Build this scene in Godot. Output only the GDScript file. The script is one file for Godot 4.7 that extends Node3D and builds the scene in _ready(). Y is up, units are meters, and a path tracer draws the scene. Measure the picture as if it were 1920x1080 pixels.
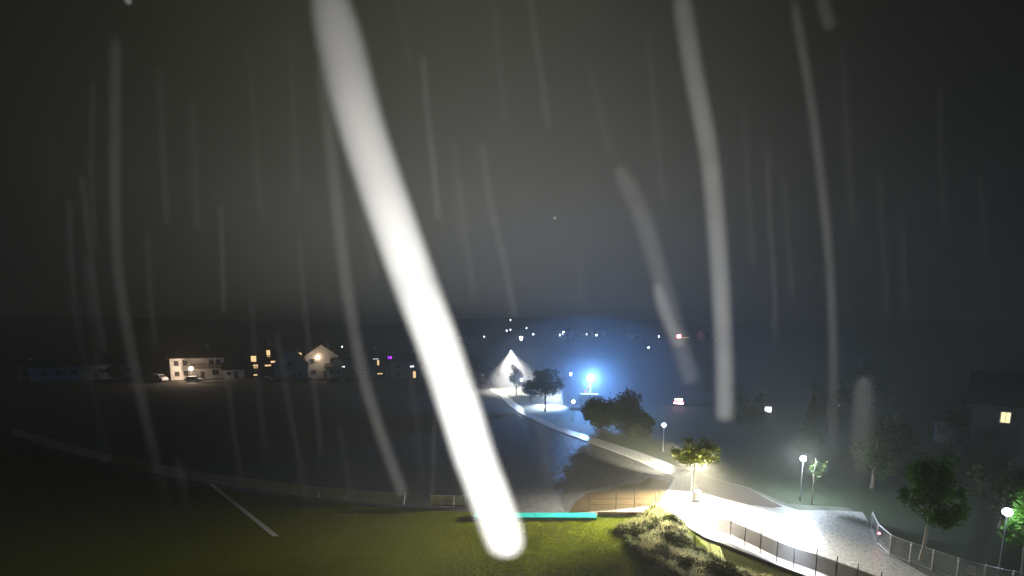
extends Node3D

var rng := RandomNumberGenerator.new()
var M := {}
var used := {}

# ------------------------------------------------------------------ naming and tagging
func numbered(called: String) -> String:
	var n: int = used.get(called, 0)
	used[called] = n + 1
	return called if n == 0 else "%s_%03d" % [called, n]

func tag(o: Node, label: String, category := "", group := "", kind := "") -> Node:
	if label: o.set_meta("label", label)
	if category: o.set_meta("category", category)
	if group: o.set_meta("group", group)
	if kind: o.set_meta("kind", kind)
	return o

func thing(called: String, label: String, category: String, at := Vector3.ZERO, turn := 0.0, group := "") -> Node3D:
	var o := Node3D.new()
	o.name = numbered(called)
	add_child(o)
	o.position = at
	o.rotation.y = turn
	tag(o, label, category, group)
	return o

func obj(called: String, mesh: Mesh, mat: Material, parent: Node = null) -> MeshInstance3D:
	var o := MeshInstance3D.new()
	o.mesh = mesh
	o.material_override = mat
	if parent == null:
		o.name = numbered(called)
		add_child(o)
	else:
		o.name = called
		parent.add_child(o, true)
	return o

func struct(called: String, label: String, mesh: Mesh, mat: Material) -> MeshInstance3D:
	var o := obj(called, mesh, mat)
	tag(o, label, "", "", "structure")
	return o

# ------------------------------------------------------------------ mesh helpers (corners given counter-clockwise seen from outside)
func nst() -> SurfaceTool:
	var st := SurfaceTool.new()
	st.begin(Mesh.PRIMITIVE_TRIANGLES)
	return st

func tri(st: SurfaceTool, a: Vector3, b: Vector3, c: Vector3) -> void:
	var n := (b - a).cross(c - a).normalized()
	for v in [a, c, b]:
		st.set_normal(n)
		st.add_vertex(v)

func quad(st: SurfaceTool, a: Vector3, b: Vector3, c: Vector3, d: Vector3) -> void:
	tri(st, a, b, c)
	tri(st, a, c, d)

func box(st: SurfaceTool, c: Vector3, s: Vector3, basis := Basis()) -> void:
	var h := s / 2.0
	var p := []
	for k in 8:
		p.append(c + basis * Vector3(h.x * (1 if k & 1 else -1), h.y * (1 if k & 2 else -1), h.z * (1 if k & 4 else -1)))
	quad(st, p[4], p[5], p[7], p[6])
	quad(st, p[1], p[0], p[2], p[3])
	quad(st, p[5], p[1], p[3], p[7])
	quad(st, p[0], p[4], p[6], p[2])
	quad(st, p[6], p[7], p[3], p[2])
	quad(st, p[0], p[1], p[5], p[4])

func bx(c: Vector3, s: Vector3, basis := Basis()) -> Mesh:
	var st := nst()
	box(st, c, s, basis)
	return st.commit()

func bar(st: SurfaceTool, a: Vector3, b: Vector3, w: float, h: float) -> void:
	var d := b - a
	var z := d.normalized()
	var up := Vector3.UP if absf(z.y) < 0.95 else Vector3.RIGHT
	var x := up.cross(z).normalized()
	box(st, (a + b) / 2.0, Vector3(w, h, d.length()), Basis(x, z.cross(x), z))

func tube(st: SurfaceTool, pts: Array, radii: Array, sides := 8, caps := true, fade := []) -> void:
	var rings := []
	var n := pts.size()
	for i in n:
		var t: Vector3 = (pts[mini(i + 1, n - 1)] - pts[maxi(i - 1, 0)]).normalized()
		var ref := Vector3.RIGHT if absf(t.x) < 0.8 else Vector3.BACK
		var u := ref.cross(t).normalized()
		var v := t.cross(u)
		var ring := []
		for k in sides:
			var a := TAU * k / sides
			var dir := u * cos(a) + v * sin(a)
			ring.append([pts[i] + dir * radii[i], dir])
		rings.append(ring)
	for i in n - 1:
		for k in sides:
			var l := (k + 1) % sides
			var q := [rings[i][k], rings[i][l], rings[i + 1][l], rings[i + 1][k]]
			for j in [0, 2, 1, 0, 3, 2]:
				if fade: st.set_color(Color(1, 1, 1, fade[i + (1 if j > 1 else 0)]))
				st.set_normal(q[j][1])
				st.add_vertex(q[j][0])
	if caps:
		for k in range(1, sides - 1):
			tri(st, rings[0][0][0], rings[0][k + 1][0], rings[0][k][0])
			tri(st, rings[n - 1][0][0], rings[n - 1][k][0], rings[n - 1][k + 1][0])

func tb(pts: Array, radii: Array, sides := 8) -> Mesh:
	var st := nst()
	tube(st, pts, radii, sides)
	return st.commit()

func cyl(y0: float, y1: float, r0: float, r1: float, sides := 12, at := Vector3.ZERO) -> Mesh:
	return tb([at + Vector3(0, y0, 0), at + Vector3(0, y1, 0)], [r0, r1], sides)

func ball(c: Vector3, r: Vector3, seg := 20) -> Mesh:
	var st := nst()
	var rows := seg / 2
	for i in rows:
		for k in seg:
			var q := []
			for e in [[i, k], [i, k + 1], [i + 1, k + 1], [i + 1, k]]:
				var th: float = PI * e[0] / rows
				var ph: float = TAU * e[1] / seg
				q.append(Vector3(sin(th) * cos(ph), cos(th), -sin(th) * sin(ph)))
			for j in [0, 1, 2, 0, 2, 3]:
				st.set_normal((q[j] / r).normalized())
				st.add_vertex(c + q[j] * r)
	return st.commit()

func sheet(pts: PackedVector2Array, y: float) -> Mesh:      # flat polygon of ground (x, z)
	var st := nst()
	var ix := Geometry2D.triangulate_polygon(pts)
	for i in range(0, ix.size(), 3):
		var a := Vector3(pts[ix[i]].x, y, pts[ix[i]].y)
		var b := Vector3(pts[ix[i + 1]].x, y, pts[ix[i + 1]].y)
		var c := Vector3(pts[ix[i + 2]].x, y, pts[ix[i + 2]].y)
		if (b - a).cross(c - a).y > 0: tri(st, a, b, c)
		else: tri(st, a, c, b)
	return st.commit()

func slab(pts: PackedVector2Array, y0: float, y1: float) -> Mesh:     # the same with sides
	var st := nst()
	st.append_from(sheet(pts, y1), 0, Transform3D())
	var ccw := not Geometry2D.is_polygon_clockwise(pts)
	for i in pts.size():
		var p := pts[i]
		var q := pts[(i + 1) % pts.size()]
		var a := Vector3(p.x, y0, p.y)
		var b := Vector3(q.x, y0, q.y)
		if ccw: quad(st, b, a, a + Vector3(0, y1 - y0, 0), b + Vector3(0, y1 - y0, 0))
		else: quad(st, a, b, b + Vector3(0, y1 - y0, 0), a + Vector3(0, y1 - y0, 0))
	return st.commit()

func v2(a: Array) -> PackedVector2Array:
	var o := PackedVector2Array()
	for i in range(0, a.size(), 2): o.append(Vector2(a[i], a[i + 1]))
	return o

# ------------------------------------------------------------------ materials
func lin(r: float, g: float, b: float) -> Color:
	return Color(r, g, b).linear_to_srgb()

func mat(called: String, c: Color, rough := 0.8, metal := 0.0) -> StandardMaterial3D:
	var m := StandardMaterial3D.new()
	m.resource_name = called
	m.albedo_color = c
	m.roughness = rough
	m.metallic = metal
	M[called] = m
	return m

func noise(freq: float, octaves: int, low: Color, high: Color, size := 512, sd := 1, a := 0.25, b := 0.75, as_normal := 0.0) -> NoiseTexture2D:
	var f := FastNoiseLite.new()
	f.seed = sd
	f.frequency = freq
	f.fractal_octaves = octaves
	var t := NoiseTexture2D.new()
	t.width = size
	t.height = size
	t.seamless = true
	t.noise = f
	if as_normal > 0.0:
		t.as_normal_map = true
		t.bump_strength = as_normal
	else:
		var g := Gradient.new()
		g.offsets = PackedFloat32Array([a, b])
		g.colors = PackedColorArray([low, high])
		t.color_ramp = g
	return t

func world_tex(m: StandardMaterial3D, metres: float) -> void:
	m.uv1_triplanar = true
	m.uv1_world_triplanar = true
	m.uv1_scale = Vector3.ONE / metres

func glow(called: String, c: Color, energy: float) -> StandardMaterial3D:
	var m := mat(called, Color(0.9, 0.9, 0.9), 0.4)
	m.emission_enabled = true
	m.emission = c
	m.emission_energy_multiplier = energy
	return m

func clear(called: String, c: Color, alpha: float, rough := 0.6) -> StandardMaterial3D:
	var m := mat(called, Color(c.r, c.g, c.b, alpha), rough)
	m.transparency = BaseMaterial3D.TRANSPARENCY_ALPHA
	return m

func make_materials() -> void:
	var grass := mat("wet_grass", Color.WHITE, 0.9)
	grass.metallic_specular = 0.15
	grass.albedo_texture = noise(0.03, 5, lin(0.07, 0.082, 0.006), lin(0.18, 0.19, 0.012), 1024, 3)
	grass.heightmap_enabled = true
	grass.heightmap_texture = noise(0.09, 4, Color.BLACK, Color.WHITE, 1024, 4)
	grass.heightmap_scale = 6.0
	world_tex(grass, 5.0)
	var field := mat("field_turf", Color.WHITE, 0.9)
	field.albedo_texture = noise(0.02, 5, lin(0.03, 0.03, 0.03), lin(0.065, 0.062, 0.06), 512, 5)
	world_tex(field, 9.0)
	var park := mat("park_grass", Color.WHITE, 0.7)
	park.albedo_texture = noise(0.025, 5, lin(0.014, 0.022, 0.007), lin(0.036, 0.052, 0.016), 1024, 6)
	park.heightmap_enabled = true
	park.heightmap_texture = grass.heightmap_texture
	park.heightmap_scale = 6.0
	world_tex(park, 6.0)
	var far := mat("far_meadow", Color.WHITE, 0.95)
	far.albedo_texture = noise(0.02, 5, lin(0.03, 0.034, 0.024), lin(0.06, 0.064, 0.045), 512, 7)
	world_tex(far, 40.0)
	var asphalt := mat("wet_asphalt", Color.WHITE, 1.0)
	asphalt.metallic_specular = 0.2
	asphalt.albedo_texture = noise(0.02, 6, lin(0.03, 0.03, 0.032), lin(0.07, 0.069, 0.066), 1024, 8)
	asphalt.roughness_texture = noise(0.012, 4, Color(0.42, 0.42, 0.42), Color(0.75, 0.75, 0.75), 512, 9)
	asphalt.heightmap_enabled = true
	asphalt.heightmap_texture = noise(0.15, 3, Color.BLACK, Color.WHITE, 1024, 10)
	asphalt.heightmap_scale = 0.4
	world_tex(asphalt, 4.0)
	var paving := mat("wet_concrete", Color.WHITE, 1.0)
	paving.albedo_texture = noise(0.014, 6, lin(0.18, 0.176, 0.168), lin(0.28, 0.274, 0.265), 1024, 11)
	paving.roughness_texture = noise(0.03, 5, Color(0.26, 0.26, 0.26), Color(0.4, 0.4, 0.4), 512, 12)
	paving.heightmap_enabled = true
	paving.heightmap_texture = asphalt.heightmap_texture
	paving.heightmap_scale = 0.25
	world_tex(paving, 5.0)
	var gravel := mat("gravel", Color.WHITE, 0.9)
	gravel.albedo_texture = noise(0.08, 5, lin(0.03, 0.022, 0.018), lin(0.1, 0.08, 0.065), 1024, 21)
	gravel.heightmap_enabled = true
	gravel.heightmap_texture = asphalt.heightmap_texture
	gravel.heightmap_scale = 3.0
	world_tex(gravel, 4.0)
	var dirt := mat("dirt", Color.WHITE, 0.95)
	dirt.metallic_specular = 0.1
	dirt.albedo_texture = noise(0.04, 5, lin(0.018, 0.013, 0.006), lin(0.06, 0.04, 0.016), 1024, 22)
	dirt.heightmap_enabled = true
	dirt.heightmap_texture = asphalt.heightmap_texture
	dirt.heightmap_scale = 3.0
	world_tex(dirt, 5.0)
	mat("kerb_stone", lin(0.3, 0.3, 0.28), 0.5)
	mat("white_paint", lin(0.6, 0.6, 0.58), 0.5)
	mat("white_board", lin(0.85, 0.83, 0.78), 0.5)
	mat("grey_board", lin(0.72, 0.7, 0.68), 0.5)
	mat("dark_board", lin(0.12, 0.12, 0.12), 0.5)
	mat("red_board", lin(0.35, 0.06, 0.05), 0.5)
	mat("olive_board", lin(0.42, 0.42, 0.14), 0.5)
	mat("teal_board", lin(0.01, 0.42, 0.38), 0.45)
	mat("timber", lin(0.17, 0.09, 0.06), 0.7)
	mat("bark", lin(0.09, 0.065, 0.045), 0.85)
	mat("pale_bark", lin(0.3, 0.26, 0.2), 0.8)
	mat("galvanised", lin(0.5, 0.5, 0.5), 0.4, 0.6)
	mat("dark_steel", lin(0.03, 0.03, 0.03), 0.5)
	mat("lamp_post", lin(0.3, 0.31, 0.33), 0.45, 0.3)
	mat("netting", Color(0.36, 0.25, 0.22, 0.68), 0.8).transparency = BaseMaterial3D.TRANSPARENCY_ALPHA
	var plaster := mat("white_plaster", Color.WHITE, 0.9)
	plaster.albedo_texture = noise(0.02, 5, lin(0.55, 0.53, 0.5), lin(0.7, 0.68, 0.64), 512, 14)
	world_tex(plaster, 6.0)
	var plaster_b := mat("blue_plaster", Color.WHITE, 0.9)
	plaster_b.albedo_texture = noise(0.02, 5, lin(0.16, 0.22, 0.28), lin(0.22, 0.29, 0.36), 512, 15)
	world_tex(plaster_b, 6.0)
	var plaster_p := mat("pink_plaster", Color.WHITE, 0.9)
	plaster_p.albedo_texture = noise(0.02, 5, lin(0.38, 0.24, 0.2), lin(0.5, 0.34, 0.28), 512, 16)
	world_tex(plaster_p, 6.0)
	var roof := mat("roof_tile", Color.WHITE, 0.75)
	roof.albedo_texture = noise(0.05, 4, lin(0.05, 0.025, 0.018), lin(0.12, 0.055, 0.035), 512, 17)
	world_tex(roof, 4.0)
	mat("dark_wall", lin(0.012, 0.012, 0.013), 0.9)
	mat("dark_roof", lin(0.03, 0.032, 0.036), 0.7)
	mat("brown_wood", lin(0.12, 0.055, 0.03), 0.7)
	mat("window_frame", lin(0.45, 0.43, 0.4), 0.5)
	mat("dark_glass", lin(0.012, 0.014, 0.018), 0.08)
	glow("lit_window", Color(1.0, 0.84, 0.6), 1.5)
	glow("yellow_window", Color(1.0, 0.9, 0.55), 1.6)
	glow("white_window", Color(0.95, 0.98, 1.0), 3.0)
	glow("lamp_cool", Color(0.86, 0.93, 1.0), 30.0)
	glow("lamp_blue", Color(0.7, 0.85, 1.0), 60.0)
	glow("lamp_warm", Color(1.0, 0.88, 0.74), 30.0)
	glow("lamp_far", Color(0.85, 0.92, 1.0), 90.0)
	glow("lamp_far_dim", Color(0.9, 0.92, 1.0), 14.0)
	glow("red_sign", Color(1.0, 0.35, 0.4), 40.0)
	glow("purple_tube", Color(0.62, 0.15, 1.0), 6.0)
	glow("tail_red", Color(1.0, 0.12, 0.2), 60.0)
	glow("tail_white", Color(1.0, 0.8, 0.8), 30.0)
	mat("red_paint", lin(0.32, 0.015, 0.02), 0.25)
	mat("white_car", lin(0.6, 0.6, 0.6), 0.25)
	mat("grey_car", lin(0.2, 0.2, 0.22), 0.25)
	mat("dark_car", lin(0.03, 0.035, 0.05), 0.25)
	mat("tyre", lin(0.02, 0.02, 0.02), 0.9)
	mat("rim", lin(0.4, 0.4, 0.4), 0.3, 0.7)
	mat("sign_white", lin(0.7, 0.7, 0.68), 0.5)
	for n in ["leaf", "bright_leaf", "blade"]:
		var m := mat(n, Color.WHITE, 0.6)
		m.vertex_color_use_as_albedo = true
		m.metallic_specular = 0.12
		m.roughness = 0.85
		m.backlight_enabled = true
		m.backlight = Color(0.4, 0.45, 0.2)

# ------------------------------------------------------------------ lamps
func omni(parent: Node3D, at: Vector3, c: Color, energy: float, size: float) -> void:
	var l := OmniLight3D.new()
	l.name = "light"
	l.light_color = c
	l.light_energy = energy
	l.light_size = size
	l.omni_range = 400.0
	l.omni_attenuation = 2.0
	l.shadow_enabled = true
	l.position = at
	parent.add_child(l, true)

func spot(parent: Node3D, at: Vector3, to: Vector3, c: Color, energy: float, size: float, angle: float, soft := 0.6) -> void:
	var l := SpotLight3D.new()
	l.name = "light"
	l.light_color = c
	l.light_energy = energy
	l.light_size = size
	l.spot_range = 400.0
	l.spot_attenuation = 2.0
	l.spot_angle = angle
	l.spot_angle_attenuation = soft
	l.shadow_enabled = true
	parent.add_child(l, true)
	l.look_at_from_position(parent.global_position + at, parent.global_position + to, Vector3.UP if absf((to - at).normalized().y) < 0.99 else Vector3.RIGHT)

func globe_lamp(label: String, at: Vector3, h: float, m: Material, c: Color, energy: float, r := 0.24) -> Node3D:
	var o := thing("street_lamp", label, "street lamp", at, 0.0, "globe lamps along the park paths")
	obj("base", cyl(0.0, 0.5, 0.1, 0.075), M.lamp_post, o)
	obj("pole", tb([Vector3(0, 0.5, 0), Vector3(0, h * 0.6, 0), Vector3(0, h - r - 0.02, 0)], [0.055, 0.045, 0.035], 10), M.lamp_post, o)
	obj("collar", cyl(h - r - 0.08, h - r + 0.03, 0.06, 0.1), M.lamp_post, o)
	obj("globe", ball(Vector3(0, h, 0), Vector3(r, r, r)), m, o)
	obj("cap", cyl(h + r - 0.02, h + r + 0.06, 0.07, 0.02), M.lamp_post, o)
	if r < 0.25: omni(o, Vector3(0, h, 0), c, energy, r * 0.9)
	else: omni(o, Vector3(0, h, r + 0.08), c, energy, 0.05)
	return o

func hood_lamp(label: String, at: Vector3, h: float, turn: float, m: Material, c: Color, energy: float, aim: Vector3, angle: float) -> Node3D:
	var o := thing("hooded_street_lamp", label, "street lamp", at, turn)
	obj("pole", tb([Vector3(0, 0, 0), Vector3(0, h * 0.5, 0), Vector3(0, h, 0)], [0.09, 0.07, 0.05], 10), M.lamp_post, o)
	obj("arm", tb([Vector3(0, h - 0.05, 0), Vector3(0.25, h + 0.08, 0), Vector3(0.6, h + 0.1, 0)], [0.04, 0.035, 0.035]), M.lamp_post, o)
	obj("hood", bx(Vector3(0.85, h + 0.12, 0), Vector3(0.6, 0.12, 0.26)), M.dark_steel, o)
	obj("lamp_glass", bx(Vector3(0.87, h + 0.045, 0), Vector3(0.44, 0.03, 0.2)), m, o)
	spot(o, Basis(Vector3.UP, turn) * Vector3(0.87, h - 0.02, 0), aim, c, energy, 0.12, angle, 0.9)
	return o

func far_lamp(label: String, at: Vector3, h: float, r: float, m: Material) -> void:
	var o := thing("distant_lamp", label, "street lamp", at, 0.0, "distant village lamps")
	obj("pole", cyl(0, h - r, 0.09, 0.06, 6), M.dark_steel, o)
	obj("lantern", tb([Vector3(0, h - r * 1.3, 0), Vector3(0, h + r * 0.5, 0), Vector3(0, h + r * 0.8, 0)], [r * 0.25, r, r * 0.7], 10), m, o)
	obj("roof_cap", cyl(h + r * 0.8, h + r * 1.15, r * 0.9, r * 0.2, 8), M.dark_steel, o)

# ------------------------------------------------------------------ plants
func leaves(st: SurfaceTool, centre: Vector3, r: Vector3, count: int, size: float, low: Color, high: Color, clumps := 26) -> void:
	var spots := []
	for i in clumps:
		var d := Vector3(rng.randfn(), rng.randfn(), rng.randfn()).normalized()
		spots.append([d * pow(rng.randf(), 0.45) * 0.86, rng.randf_range(0.16, 0.34), rng.randf()])
	for i in count:
		var s: Array = spots[rng.randi() % clumps]
		var p: Vector3 = s[0] + Vector3(rng.randfn(), rng.randfn(), rng.randfn()) * s[1] * 0.55
		if p.length() > 1.12: continue
		p = centre + p * r
		var u := Vector3(rng.randfn(), rng.randfn() * 0.6, rng.randfn()).normalized()
		var w := u.cross(Vector3(rng.randfn(), rng.randfn(), rng.randfn())).normalized()
		var l := size * rng.randf_range(0.6, 1.4)
		st.set_color(low.lerp(high, clampf(s[2] * 0.6 + rng.randf() * 0.4, 0, 1)))
		quad(st, p - u * l, p + w * l * 0.5, p + u * l, p - w * l * 0.5)

func tree(called: String, label: String, at: Vector3, h: float, bottom: float, rx: float, count: int, leaf: float, low: Color, high: Color, lean := Vector3.ZERO, bark: Material = null, trunk := 0.16, category := "tree", clumps := 26) -> Node3D:
	var o := thing(called, label, category, at)
	if bark == null: bark = M.bark
	var mid := (h + bottom) / 2.0
	var st := nst()
	tube(st, [Vector3.ZERO, lean * 0.3 + Vector3(0.02, bottom * 0.5, 0), lean + Vector3(0, mid, 0), lean * 1.2 + Vector3(0.05, h * 0.92, 0)], [trunk * 1.25, trunk, trunk * 0.7, trunk * 0.15], 8)
	var tr := obj("trunk", st.commit(), bark, o)
	for k in 5:
		var a := TAU * k / 5.0 + rng.randf()
		var s := nst()
		var y := lerpf(bottom, mid, k / 5.0)
		var from := lean * (y / mid) + Vector3(0, y, 0)
		var dir := Vector3(cos(a) * rx * 0.65, (h - bottom) * 0.25, sin(a) * rx * 0.65)
		tube(s, [from, from + dir * 0.5 + Vector3(0, 0.05, 0), from + dir], [trunk * 0.45, trunk * 0.3, trunk * 0.1], 6)
		obj("limb", s.commit(), bark, tr)
	var cr := nst()
	leaves(cr, lean + Vector3(0, mid, 0), Vector3(rx, (h - bottom) / 2.0, rx), count, leaf, low, high, clumps)
	obj("crown", cr.commit(), M.leaf, o)
	return o

func conifer(label: String, at: Vector3, h: float, rx: float, count: int) -> void:
	var o := thing("conifer_tree", label, "tree", at)
	obj("trunk", cyl(0, h * 0.95, 0.16, 0.02, 8), M.bark, o)
	var st := nst()
	for i in count:
		var t := pow(rng.randf(), 1.5)
		var y := lerpf(0.5, h, t)
		var a := rng.randf() * TAU
		var tier := 0.75 + 0.25 * sin(y * 7.0)
		var rad := rx * (1.0 - t) * tier * pow(rng.randf(), 0.4)
		var p := Vector3(cos(a) * rad, y - rad * 0.25, sin(a) * rad)
		var u := Vector3(cos(a), -0.35, sin(a)).normalized() * 0.2
		var w := Vector3(-sin(a), rng.randfn() * 0.3, cos(a)).normalized() * 0.07
		st.set_color(Color(0.02, 0.035, 0.012).lerp(Color(0.05, 0.075, 0.02), rng.randf()))
		quad(st, p - u, p + w, p + u, p - w)
	obj("crown", st.commit(), M.leaf, o)

# ------------------------------------------------------------------ vehicles
func car(called: String, label: String, at: Vector3, turn: float, paint: Material, lit: bool, van := false) -> Node3D:
	var o := thing(called, label, "van" if van else "car", at, turn)
	var W := 1.8
	# side profiles (z along the car, front at +z), extruded across and pinched at the shoulders
	var low := [Vector2(-2.1, 0.3), Vector2(2.05, 0.28), Vector2(2.15, 0.55), Vector2(2.0, 0.74), Vector2(0.95, 0.9), Vector2(-1.75, 0.95), Vector2(-2.12, 0.88)]
	var cab := [Vector2(1.0, 0.88), Vector2(0.3, 1.38), Vector2(-0.3, 1.46), Vector2(-1.3, 1.42), Vector2(-1.85, 0.93)]
	if van:
		low = [Vector2(-2.5, 0.32), Vector2(2.45, 0.3), Vector2(2.55, 0.6), Vector2(2.45, 1.0), Vector2(1.7, 1.2), Vector2(-2.5, 1.2)]
		cab = [Vector2(1.72, 1.19), Vector2(1.1, 1.85), Vector2(0.7, 1.98), Vector2(-2.35, 2.0), Vector2(-2.47, 1.19)]
	for e in [["body", low, W, W * 0.97], ["cabin", cab, W * 0.95, W * 0.78]]:
		var st := nst()
		var pr: Array = e[1]
		var lo := 99.0
		var hi := 0.0
		for p in pr:
			lo = minf(lo, p.y)
			hi = maxf(hi, p.y)
		var L := []
		var R := []
		for p in pr:
			var w: float = lerpf(e[2], e[3], (p.y - lo) / (hi - lo)) / 2.0
			L.append(Vector3(-w, p.y, p.x))
			R.append(Vector3(w, p.y, p.x))
		for i in pr.size():
			var j := (i + 1) % pr.size()
			quad(st, L[i], L[j], R[j], R[i])
		for i in range(1, pr.size() - 1):
			tri(st, R[0], R[i + 1], R[i])
			tri(st, L[0], L[i], L[i + 1])
		obj(e[0], st.commit(), paint, o)
	var y0 := 0.97 if not van else 1.28
	var y1 := 1.34 if not van else 1.8
	var zs := [[-1.3, -0.35], [-0.28, 0.42]] if not van else [[0.35, 1.25]]
	for s in [-1, 1]:
		for z in zs:
			var st := nst()
			var xa: float = s * (W * 0.46 if not van else W * 0.463)
			var xb: float = s * (W * 0.412 if not van else W * 0.415)
			var t: float = 0.012 * s
			var a := Vector3(xa + t, y0, z[0])
			var b := Vector3(xa + t, y0, z[1])
			var c := Vector3(xb + t, y1, z[1] - 0.18)
			var d := Vector3(xb + t, y1, z[0] + 0.05)
			quad(st, a, b, c, d)
			obj("side_window", st.commit(), M.dark_glass, o)
	var bw := nst()
	if van: box(bw, Vector3(0, 1.58, -2.42), Vector3(1.3, 0.42, 0.05))
	else: box(bw, Vector3(0, 1.18, -1.6), Vector3(1.3, 0.4, 0.03), Basis(Vector3.RIGHT, 0.85))
	obj("rear_window", bw.commit(), M.tail_white if lit else M.dark_glass, o)
	if lit: obj("light_bar", bx(Vector3(0, 0.52, -2.16), Vector3(1.66, 0.1, 0.05)), M.tail_white, o)
	var fw := nst()
	if van: box(fw, Vector3(0, 1.52, 1.44), Vector3(1.4, 0.6, 0.03), Basis(Vector3.RIGHT, -0.76))
	else: box(fw, Vector3(0, 1.14, 0.67), Vector3(1.38, 0.6, 0.03), Basis(Vector3.RIGHT, -0.95))
	obj("windscreen", fw.commit(), M.dark_glass, o)
	var back := -2.14 if not van else -2.51
	var front := 2.13 if not van else 2.53
	for s in [-1, 1]:
		obj("tail_light", bx(Vector3(s * 0.68, 0.78, back), Vector3(0.36, 0.17, 0.06)), M.tail_red if lit else M.red_paint, o)
		obj("headlight", bx(Vector3(s * 0.66, 0.62, front - 0.02), Vector3(0.34, 0.13, 0.06)), M.rim, o)
		for z in ([1.3, -1.3] if not van else [1.6, -1.55]):
			var wst := nst()
			tube(wst, [Vector3(s * 0.7, 0.32, z), Vector3(s * 0.91, 0.32, z)], [0.32, 0.32], 16)
			var wh := obj("wheel", wst.commit(), M.tyre, o)
			var rs := nst()
			tube(rs, [Vector3(s * 0.88, 0.32, z), Vector3(s * 0.925, 0.32, z)], [0.2, 0.19], 12)
			obj("rim", rs.commit(), M.rim, wh)
	obj("bumper", bx(Vector3(0, 0.4, back - 0.02), Vector3(1.7, 0.16, 0.1)), M.dark_steel, o)
	obj("number_plate", bx(Vector3(0, 0.66, back - 0.02), Vector3(0.5, 0.11, 0.03)), M.tail_white if lit else M.sign_white, o)
	return o

# ------------------------------------------------------------------ houses
func window(o: Node3D, at: Vector3, w: float, h: float, glass: Material) -> void:
	var st := nst()
	for s in [-1, 1]:
		box(st, at + Vector3(s * (w / 2 + 0.04), 0, 0.03), Vector3(0.08, h + 0.16, 0.1))
		box(st, at + Vector3(0, s * (h / 2 + 0.04), 0.03), Vector3(w, 0.08, 0.1))
	box(st, at + Vector3(0, 0, 0.03), Vector3(0.05, h, 0.06))
	var f := obj("window", st.commit(), M.window_frame, o)
	obj("pane", bx(at + Vector3(0, 0, 0.012), Vector3(w, h, 0.02)), glass, f)

func house(label: String, at: Vector3, turn: float, w: float, dp: float, wall_h: float, roof_h: float, ridge_x: bool, wall: Material, roofing: Material, windows: Array, balconies: Array, chimney := true, group := "village houses beyond the field") -> Node3D:
	var o := thing("house", label, "house", at, turn, group)
	var st := nst()
	box(st, Vector3(0, wall_h / 2, -dp / 2), Vector3(w, wall_h, dp))
	var e := 0.6
	if ridge_x:
		for s in [-1, 1]:
			var x: float = s * w / 2
			var a := Vector3(x, wall_h, 0)
			var b := Vector3(x, wall_h, -dp)
			var c := Vector3(x, wall_h + roof_h, -dp / 2)
			if s > 0: tri(st, a, b, c)
			else: tri(st, b, a, c)
	else:
		for z in [0.0, -dp]:
			var a := Vector3(-w / 2, wall_h, z)
			var b := Vector3(w / 2, wall_h, z)
			var c := Vector3(0, wall_h + roof_h, z)
			if z == 0.0: tri(st, a, b, c)
			else: tri(st, b, a, c)
	obj("wall", st.commit(), wall, o)
	var rt := nst()
	var span := (dp if ridge_x else w) / 2
	var slope := Vector2(span + e, -roof_h * (span + e) / span)
	for s in [-1, 1]:
		var mid := Vector2(slope.x / 2 * s, wall_h + roof_h + slope.y / 2 + 0.12)
		if ridge_x: box(rt, Vector3(0, mid.y, -dp / 2 + mid.x), Vector3(w + 2 * e, 0.18, slope.length()), Basis(Vector3.RIGHT, s * atan2(roof_h, span)))
		else: box(rt, Vector3(mid.x, mid.y, -dp / 2), Vector3(slope.length(), 0.18, dp + 2 * e), Basis(Vector3.BACK, -s * atan2(roof_h, span)))
	var rf := obj("roof", rt.commit(), roofing, o)
	if chimney: obj("chimney", bx(Vector3(w * 0.2, wall_h + roof_h * 0.75 + 0.5, -dp * 0.45), Vector3(0.6, 1.7, 0.6)), M.white_plaster, rf)
	for q in windows: window(o, Vector3(q[0], q[1], 0), q[2], q[3], q[4])
	var dr := obj("door", bx(Vector3(w * 0.08, 1.05, 0.02), Vector3(1.0, 2.1, 0.07)), M.brown_wood, o)
	obj("handle", bx(Vector3(w * 0.08 + 0.38, 1.0, 0.08), Vector3(0.12, 0.04, 0.05)), M.rim, dr)
	for q in balconies:        # height, from x, to x
		var len: float = q[2] - q[1]
		var bl := obj("balcony", bx(Vector3((q[1] + q[2]) / 2, q[0], 0.65), Vector3(len, 0.18, 1.3)), M.brown_wood, o)
		var n := int(len / 0.35)
		for k in n:
			obj("slat", bx(Vector3(q[1] + (k + 0.5) * len / n, q[0] + 0.55, 1.26), Vector3(0.2, 0.85, 0.04)), M.brown_wood, bl)
		obj("handrail", bx(Vector3((q[1] + q[2]) / 2, q[0] + 1.03, 1.26), Vector3(len, 0.1, 0.1)), M.brown_wood, bl)
	return o

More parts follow.
